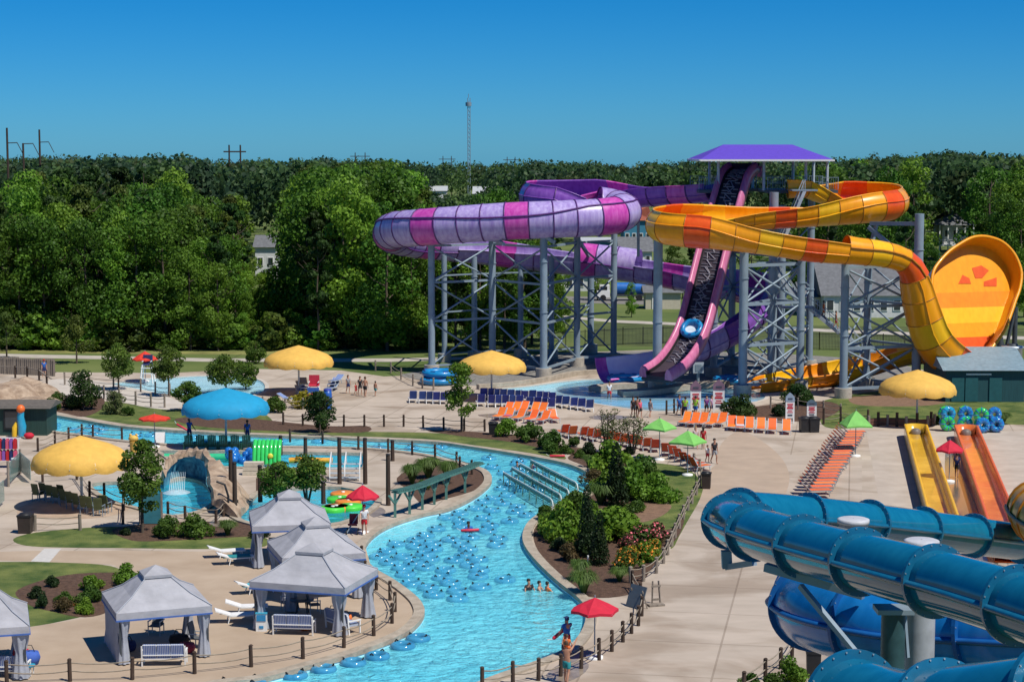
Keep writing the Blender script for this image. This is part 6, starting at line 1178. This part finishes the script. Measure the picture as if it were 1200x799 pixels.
# green shed, racks and small pool toys at left
gs_,w=box_house('green_hut','dark green hut with brown eave over the river at the left edge',-30,50,512,0,2.25,.35,3.2,mat('dark_green_siding',(.02,.055,.045),.7,.2,stretch=(5,1,.3)),mat('brown_grey_roof',(.12,.105,.09),.8,.15),1,trim=BLACK,over=.4)
for x,c,l,nm in ((24.5,GRT,'tall green and orange inflatable animal standing against the green hut',0),): 
    o=T('pool_toy',l,'pool toy',G(x+1,513)); m=MB(); m.tube([(0,0,.15),(.05,0,.9),(-.05,0,1.6),(.02,-.05,2.1)],[.28,.34,.28,.24],10); m.build('body',TQT,o); m=MB(); m.ball((.0,-.1,2.25),.34,10); m.build('head',mat('toy_orange',(.80,.16,.03),.4),o); m=MB(); m.tube([(-.55,0,.1),(-.5,0,.8),(-.35,0,1.2)],[.2,.24,.12],8); m.build('tail',mat('toy_yellow',(.80,.48,.03),.4),o)
o=T('cloth_bundle','red cushion lying on the deck beside the green hut','cushion',G(34,514)); m=MB(); m.ball((0,0,.25),.35,8,(1.2,1,.7)); m.build('pad',REDF,o); m=MB(); m.bar((-.3,0,.3),(.3,0,.32),.05); m.build('strap',BLACK,o)
lr=T('life_jacket_rack','rack of red and navy life jackets at the left edge','rack',G(2,548)); m=MB(); m.bar((-1.4,0,2.1),(1.4,0,2.1),.07); m.bar((-1.4,0,0),(-1.4,0,2.1),.08); m.bar((1.2,0,0),(1.2,0,2.1),.08); m.build('frame',WHITE,lr)
for i in range(9):
    for z in (1.65,.85): m=MB(); c=[RE,NV,PK,(.25,.1,.4)][(i+int(z*3))%4]; m.box((-1.1+.26*i,0,z),(.2,.4,.62)); m.box((-1.1+.26*i,0,z+.36),(.12,.3,.12)); o=m.build('life_jacket',cloth(c),None,G(2,548)); props(o,['red','navy','pink','violet'][(i+int(z*3))%4]+' life jacket, '+ORD[i]+' from the left on the '+('upper' if z>1 else 'lower')+' rail of the rack','life jacket','life jackets on the rack')
wc=T('water_cooler','orange drinks cooler with white lid on a stand at left','cooler',G(18,556)); m=MB(); m.lathe([(.24,.5),(.26,1.05)],12); m.lathe([(.02,.5),(.24,.5)],12); m.build('drum',mat('cooler_orange',(.72,.10,.03),.5),wc); m=MB(); m.lathe([(.27,1.05),(.27,1.15),(.02,1.18)],12); m.build('lid',WHITE,wc); m=MB(); m.box((0,0,.25),(.5,.5,.5)); m.build('stand',WOODD,wc)
gp_=T('gate_panel','pale green glass panel fence with posts at the left edge','fence'); 
for a,b in (((-6,600),(5,590)),((10,570),(24,555)),((24,555),(36,566))):
    A,Bq=G(*a),G(*b); m=MB(); m.bar(A+Vector((0,0,.85)),Bq+Vector((0,0,.85)),.04,1.3); m.build('panel',mat('sea_glass',(.22,.36,.34),.15,.1,alpha=.6),gp_); m=MB(); m.cyl(A,A+Vector((0,0,1.7)),.09,n=7); m.build('post',WOODG,gp_)
ip=T('info_panel','tall teal glass panel standing behind the trunk of the tall young tree','panel',G(177,614)); m=MB(); m.box((0,0,.95),(1.2,.08,1.8)); m.build('board',mat('teal_glass',(.05,.20,.24),.2),ip); 
for x in (-.65,.65): m=MB(); m.bar((x,0,0),(x,0,1.95),.1); m.build('post',WOODG,ip)
# pool toys: green inflatable, coiled mats, floats
gi=T('inflatable_ramp','bright green ribbed inflatable leaning at the raft pool','inflatable',G(313,546)); gi.scale=(.82,.9,.85)
for i in range(7): m=MB(); x=-1.05+.35*i; m.tube([(x,-.4,.2),(x,-.2,1.0),(x,.2,1.75),(x,.6,2.0)],.185,8); m.build('air_chamber',tubemat('lime_vinyl',(.05,.58,.12)),gi)
m=MB(); m.ball((.35,-.42,.9),.24,8,(1,.4,1)); m.build('yellow_badge',mat('badge_yellow',(.75,.70,.08),.5),gi)
mt_=T('green_raft','long green and turquoise foam raft floating in the raft pool','raft',G(232,537,-.1)); m=MB(); m.tube([(-2.4,0,.08),(2.2,.0,.08)],.28,8); m.build('edge_roll',mat('foam_green',(.03,.48,.22),.5),mt_); m=MB(); m.box((0,.6,.05),(4.6,1.,.2)); m.build('mat_pad',mat('foam_teal',(.02,.40,.42),.5),mt_)
cm_=T('blue_ball_net','heap of blue floats netted together in the raft pool','pool floats',G(287,541,-.1)); rb2=random.Random(1)
for i in range(26): m=MB(); m.ball((rb2.uniform(-1.3,1.3),rb2.uniform(-.8,.8),rb2.uniform(.1,.75)),.3,8); m.build('float',BLT,cm_)
yf=T('yellow_float','long yellow float lying in the raft pool right of the green inflatable','pool float',G(365,541,-.05)); m=MB(); m.tube([(-1.6,0,.1),(-.6,.1,.15),(.6,-.1,.12),(1.5,0,.1)],.2,8); m.build('noodle',mat('float_yellow',(.75,.36,.03),.5),yf); m=MB(); m.cyl((-.2,0,.05),(.2,0,.05),.24,n=8); m.build('collar',BLT,yf)
for px,py,c,nm in ((398,583,'green','top'),(390,594,'green','left'),(411,592,'green','right'),(408,586,'orange','upper'),(402,577,'orange','rear'),(394,593,'orange','lower')):
    o=T('lily_pad_float',nm+' '+c+' lily pad float in the float pool','pool float',G(px,py+3,-.05)); m=MB(); m.lathe([(.02,.2),(.75,.2),(.85,.1),(.8,-.1)],14); m.build('pad',mat('pad_'+c,(.08,.60,.06) if c=='green' else (.75,.25,.04),.4),o); m=MB(); m.lathe([(.12,.2),(.12,.26),(.02,.27)],8); m.build('tether_knob',WHITE,o)
rk2=T('equipment_steps','white metal steps with handrails at the raft pool edge','steps',G(404,563)); 
for i in range(4): m=MB(); m.box((0,.35*i,.25*i+.2),(2.,.34,.06)); m.build('tread',STEELL,rk2)
for x in (-1,0,1): m=MB(); m.tube([(x,-.1,0),(x,0,1.0),(x,1.1,1.75),(x,1.3,.9)],.04,6); m.build('handrail',WHITE,rk2)
wl=T('stacked_boxes','stack of pale crates beside the raft pool','crates',G(296,556)); 
for k in range(3): m=MB(); m.box((.05*k,0,.15+.3*k),(1.3,.6,.27)); m.build('crate',CREAM,wl)
sb=T('caution_board','white A shaped caution board beside the flat red parasol','sign',G(188,519)); sb.scale=(.75,.75,.75); 
for sg in (-1,1): m=MB(); m.box((0,sg*.22,.55),(.95,.05,1.15),rx=sg*.35); m.build('board',WHITE,sb)
yl=T('animal_float','golden yellow animal head peeping over the large yellow umbrella','pool toy',G(157,530)); yl.scale=(.55,.55,.5); m=MB(); m.tube([(0,0,0),(0,0,1.1),(0,-.1,1.7)],[.5,.55,.6],10); m.build('neck',mat('toy_gold',(.66,.42,.09),.6),yl); m=MB(); m.ball((0,-.15,2.1),.62,10,(1.1,.9,.8)); m.build('head',mat('toy_gold',(.66,.42,.09)),yl)
for x in (-.4,.4): m=MB(); m.ball((x,-.1,2.6),.2,6); m.build('ear',mat('toy_gold',(.66,.42,.09)),yl)
st2=T('stroller','dark folding push chair loaded with towels beside the lifeguard in white','stroller',G(413,625)); m=MB(); m.bar((-.3,-.3,.1),(.3,.4,1.05),.05); m.bar((-.3,.3,.1),(.2,.5,1.0),.05); m.build('frame',STEEL,st2); m=MB(); m.box((0,.1,.5),(.5,.6,.08),rx=-.3); m.box((.05,.35,.8),(.5,.08,.6),rx=-.3); m.build('seat',mat('dark_red_fabric',(.16,.03,.05),.8),st2)
for x in (-.32,.32):
    for y in (-.3,.4): m=MB(); m.cyl((x-.03,y,.13),(x+.03,y,.13),.13,n=10); m.build('wheel',BLACK,st2)
for px,py,l,c in ((250,772,'x',0),): pass
cdk=T('drain_jet','curved black water spout rising from the grotto rocks','spout',G(262,604)); m=MB(); m.tube([(.3,0,0),(.3,0,1.2),(.1,0,1.9),(-.4,0,2.1)],.07,7); m.build('pipe',BLACK,cdk); m=MB(); m.cyl((.3,0,0),(.3,0,.1),.16,n=10); m.build('flange',DKSTEEL,cdk)

# towels, bags and clutter of bathers
def towel(p,rz,c,label,w=.7,l=1.5):
    m=MB(); vs=[]; n=7
    for i in range(n): y=-l/2+l*i/(n-1); z=.03+.02*math.sin(i*2.1+p.x); vs+=[(-w/2+.02*math.sin(i*3),y,z),(w/2+.02*math.cos(i*2),y,z),(w/2,y,z-.02),(-w/2,y,z-.02)]
    m.add(vs,[(4*i+j,4*i+(j+1)%4,4*i+4+(j+1)%4,4*i+4+j) for i in range(n-1) for j in range(4)]); o=m.build('towel',cloth(c),None,p,rz); props(o,label,'towel')
def bag(p,c,label,s=1.):
    r=T('beach_bag',label,'bag',p); m=MB(); m.lathe([(.02,0),(.24*s,.02),(.3*s,.25*s),(.26*s,.42*s),(.05,.45*s)],10,mod=lambda q,z,a,i:(q*(1+.3*abs(math.cos(a))),z)); m.build('sack',cloth(c),r); m=MB(); m.tube([(-.2*s,0,.42*s),(-.1*s,0,.65*s),(.1*s,0,.65*s),(.2*s,0,.42*s)],.02,5); m.build('strap',BLACK,r)
bag(G(219,764),(.30,.03,.06),'dark red bag beside the right sofa arm in the closed curtain cabana'); bag(G(150,762),NV,'navy bag at the left inside the closed curtain cabana'); bag(G(210,757),BK,'black bag behind the sofa in the closed curtain cabana',1.2); bag(G(34,778),(.05,.12,.45),'blue bag beside the sofa in the cut off left cabana',1.3); bag(G(25,772),RE,'red bag in the cut off left cabana'); bag(G(405,728),OR,'orange bag on the deck behind the turned sofa of the front cabana',.8); bag(G(358,738),OR,'small orange bag beside the front sofa of the front cabana',.7); bag(G(390,722),TE,'teal bag behind the curtain of the front cabana',.8)
towel(G(277,660)+Vector((.0,0,.40)),1.9,TE,'teal towel spread over the lower white lounger beside the rear cabana'); towel(G(300,694)+Vector((0,0,.40)),2.,(.05,.40,.50),'turquoise towel on the white lounger behind the front cabana'); towel(G(*z3(650,440,868,255))+Vector((0,0,.40)),-.15,(.55,.55,.6),'white towel on a bright orange lounger of the open deck row',.6,1.); towel(G(*z3(450,440,580,208))+Vector((0,0,.40)),-.3,(.5,.1,.2),'pink towel on an orange lounger behind the green bushes',.6,1.); towel(G(*z3(650,440,625,422))+Vector((0,0,.41)),2.2,(.1,.3,.5),'blue towel on a rust orange lounger by the walkway',.6,1.)
ot=T('ottoman','small round teal ottoman beside the cut off left cabana','stool',G(34,790)); m=MB(); m.lathe([(.02,.45),(.27,.44),(.28,.36),(.02,.36)],12); m.build('pad',mat('teal_pad',(.02,.28,.42),.7),ot)
for k in range(4): a=PI/2*k+.6; m=MB(); m.bar((.2*math.cos(a),.2*math.sin(a),0),(.2*math.cos(a),.2*math.sin(a),.37),.04); m.build('leg',WHITE,ot)

ropefence('short rope fence under the blue tube at the bottom of the picture',[(872,812),(897,796),(915,783),(928,770),(937,752)],.9,.09)
gl.scale=(.6,.6,.7)
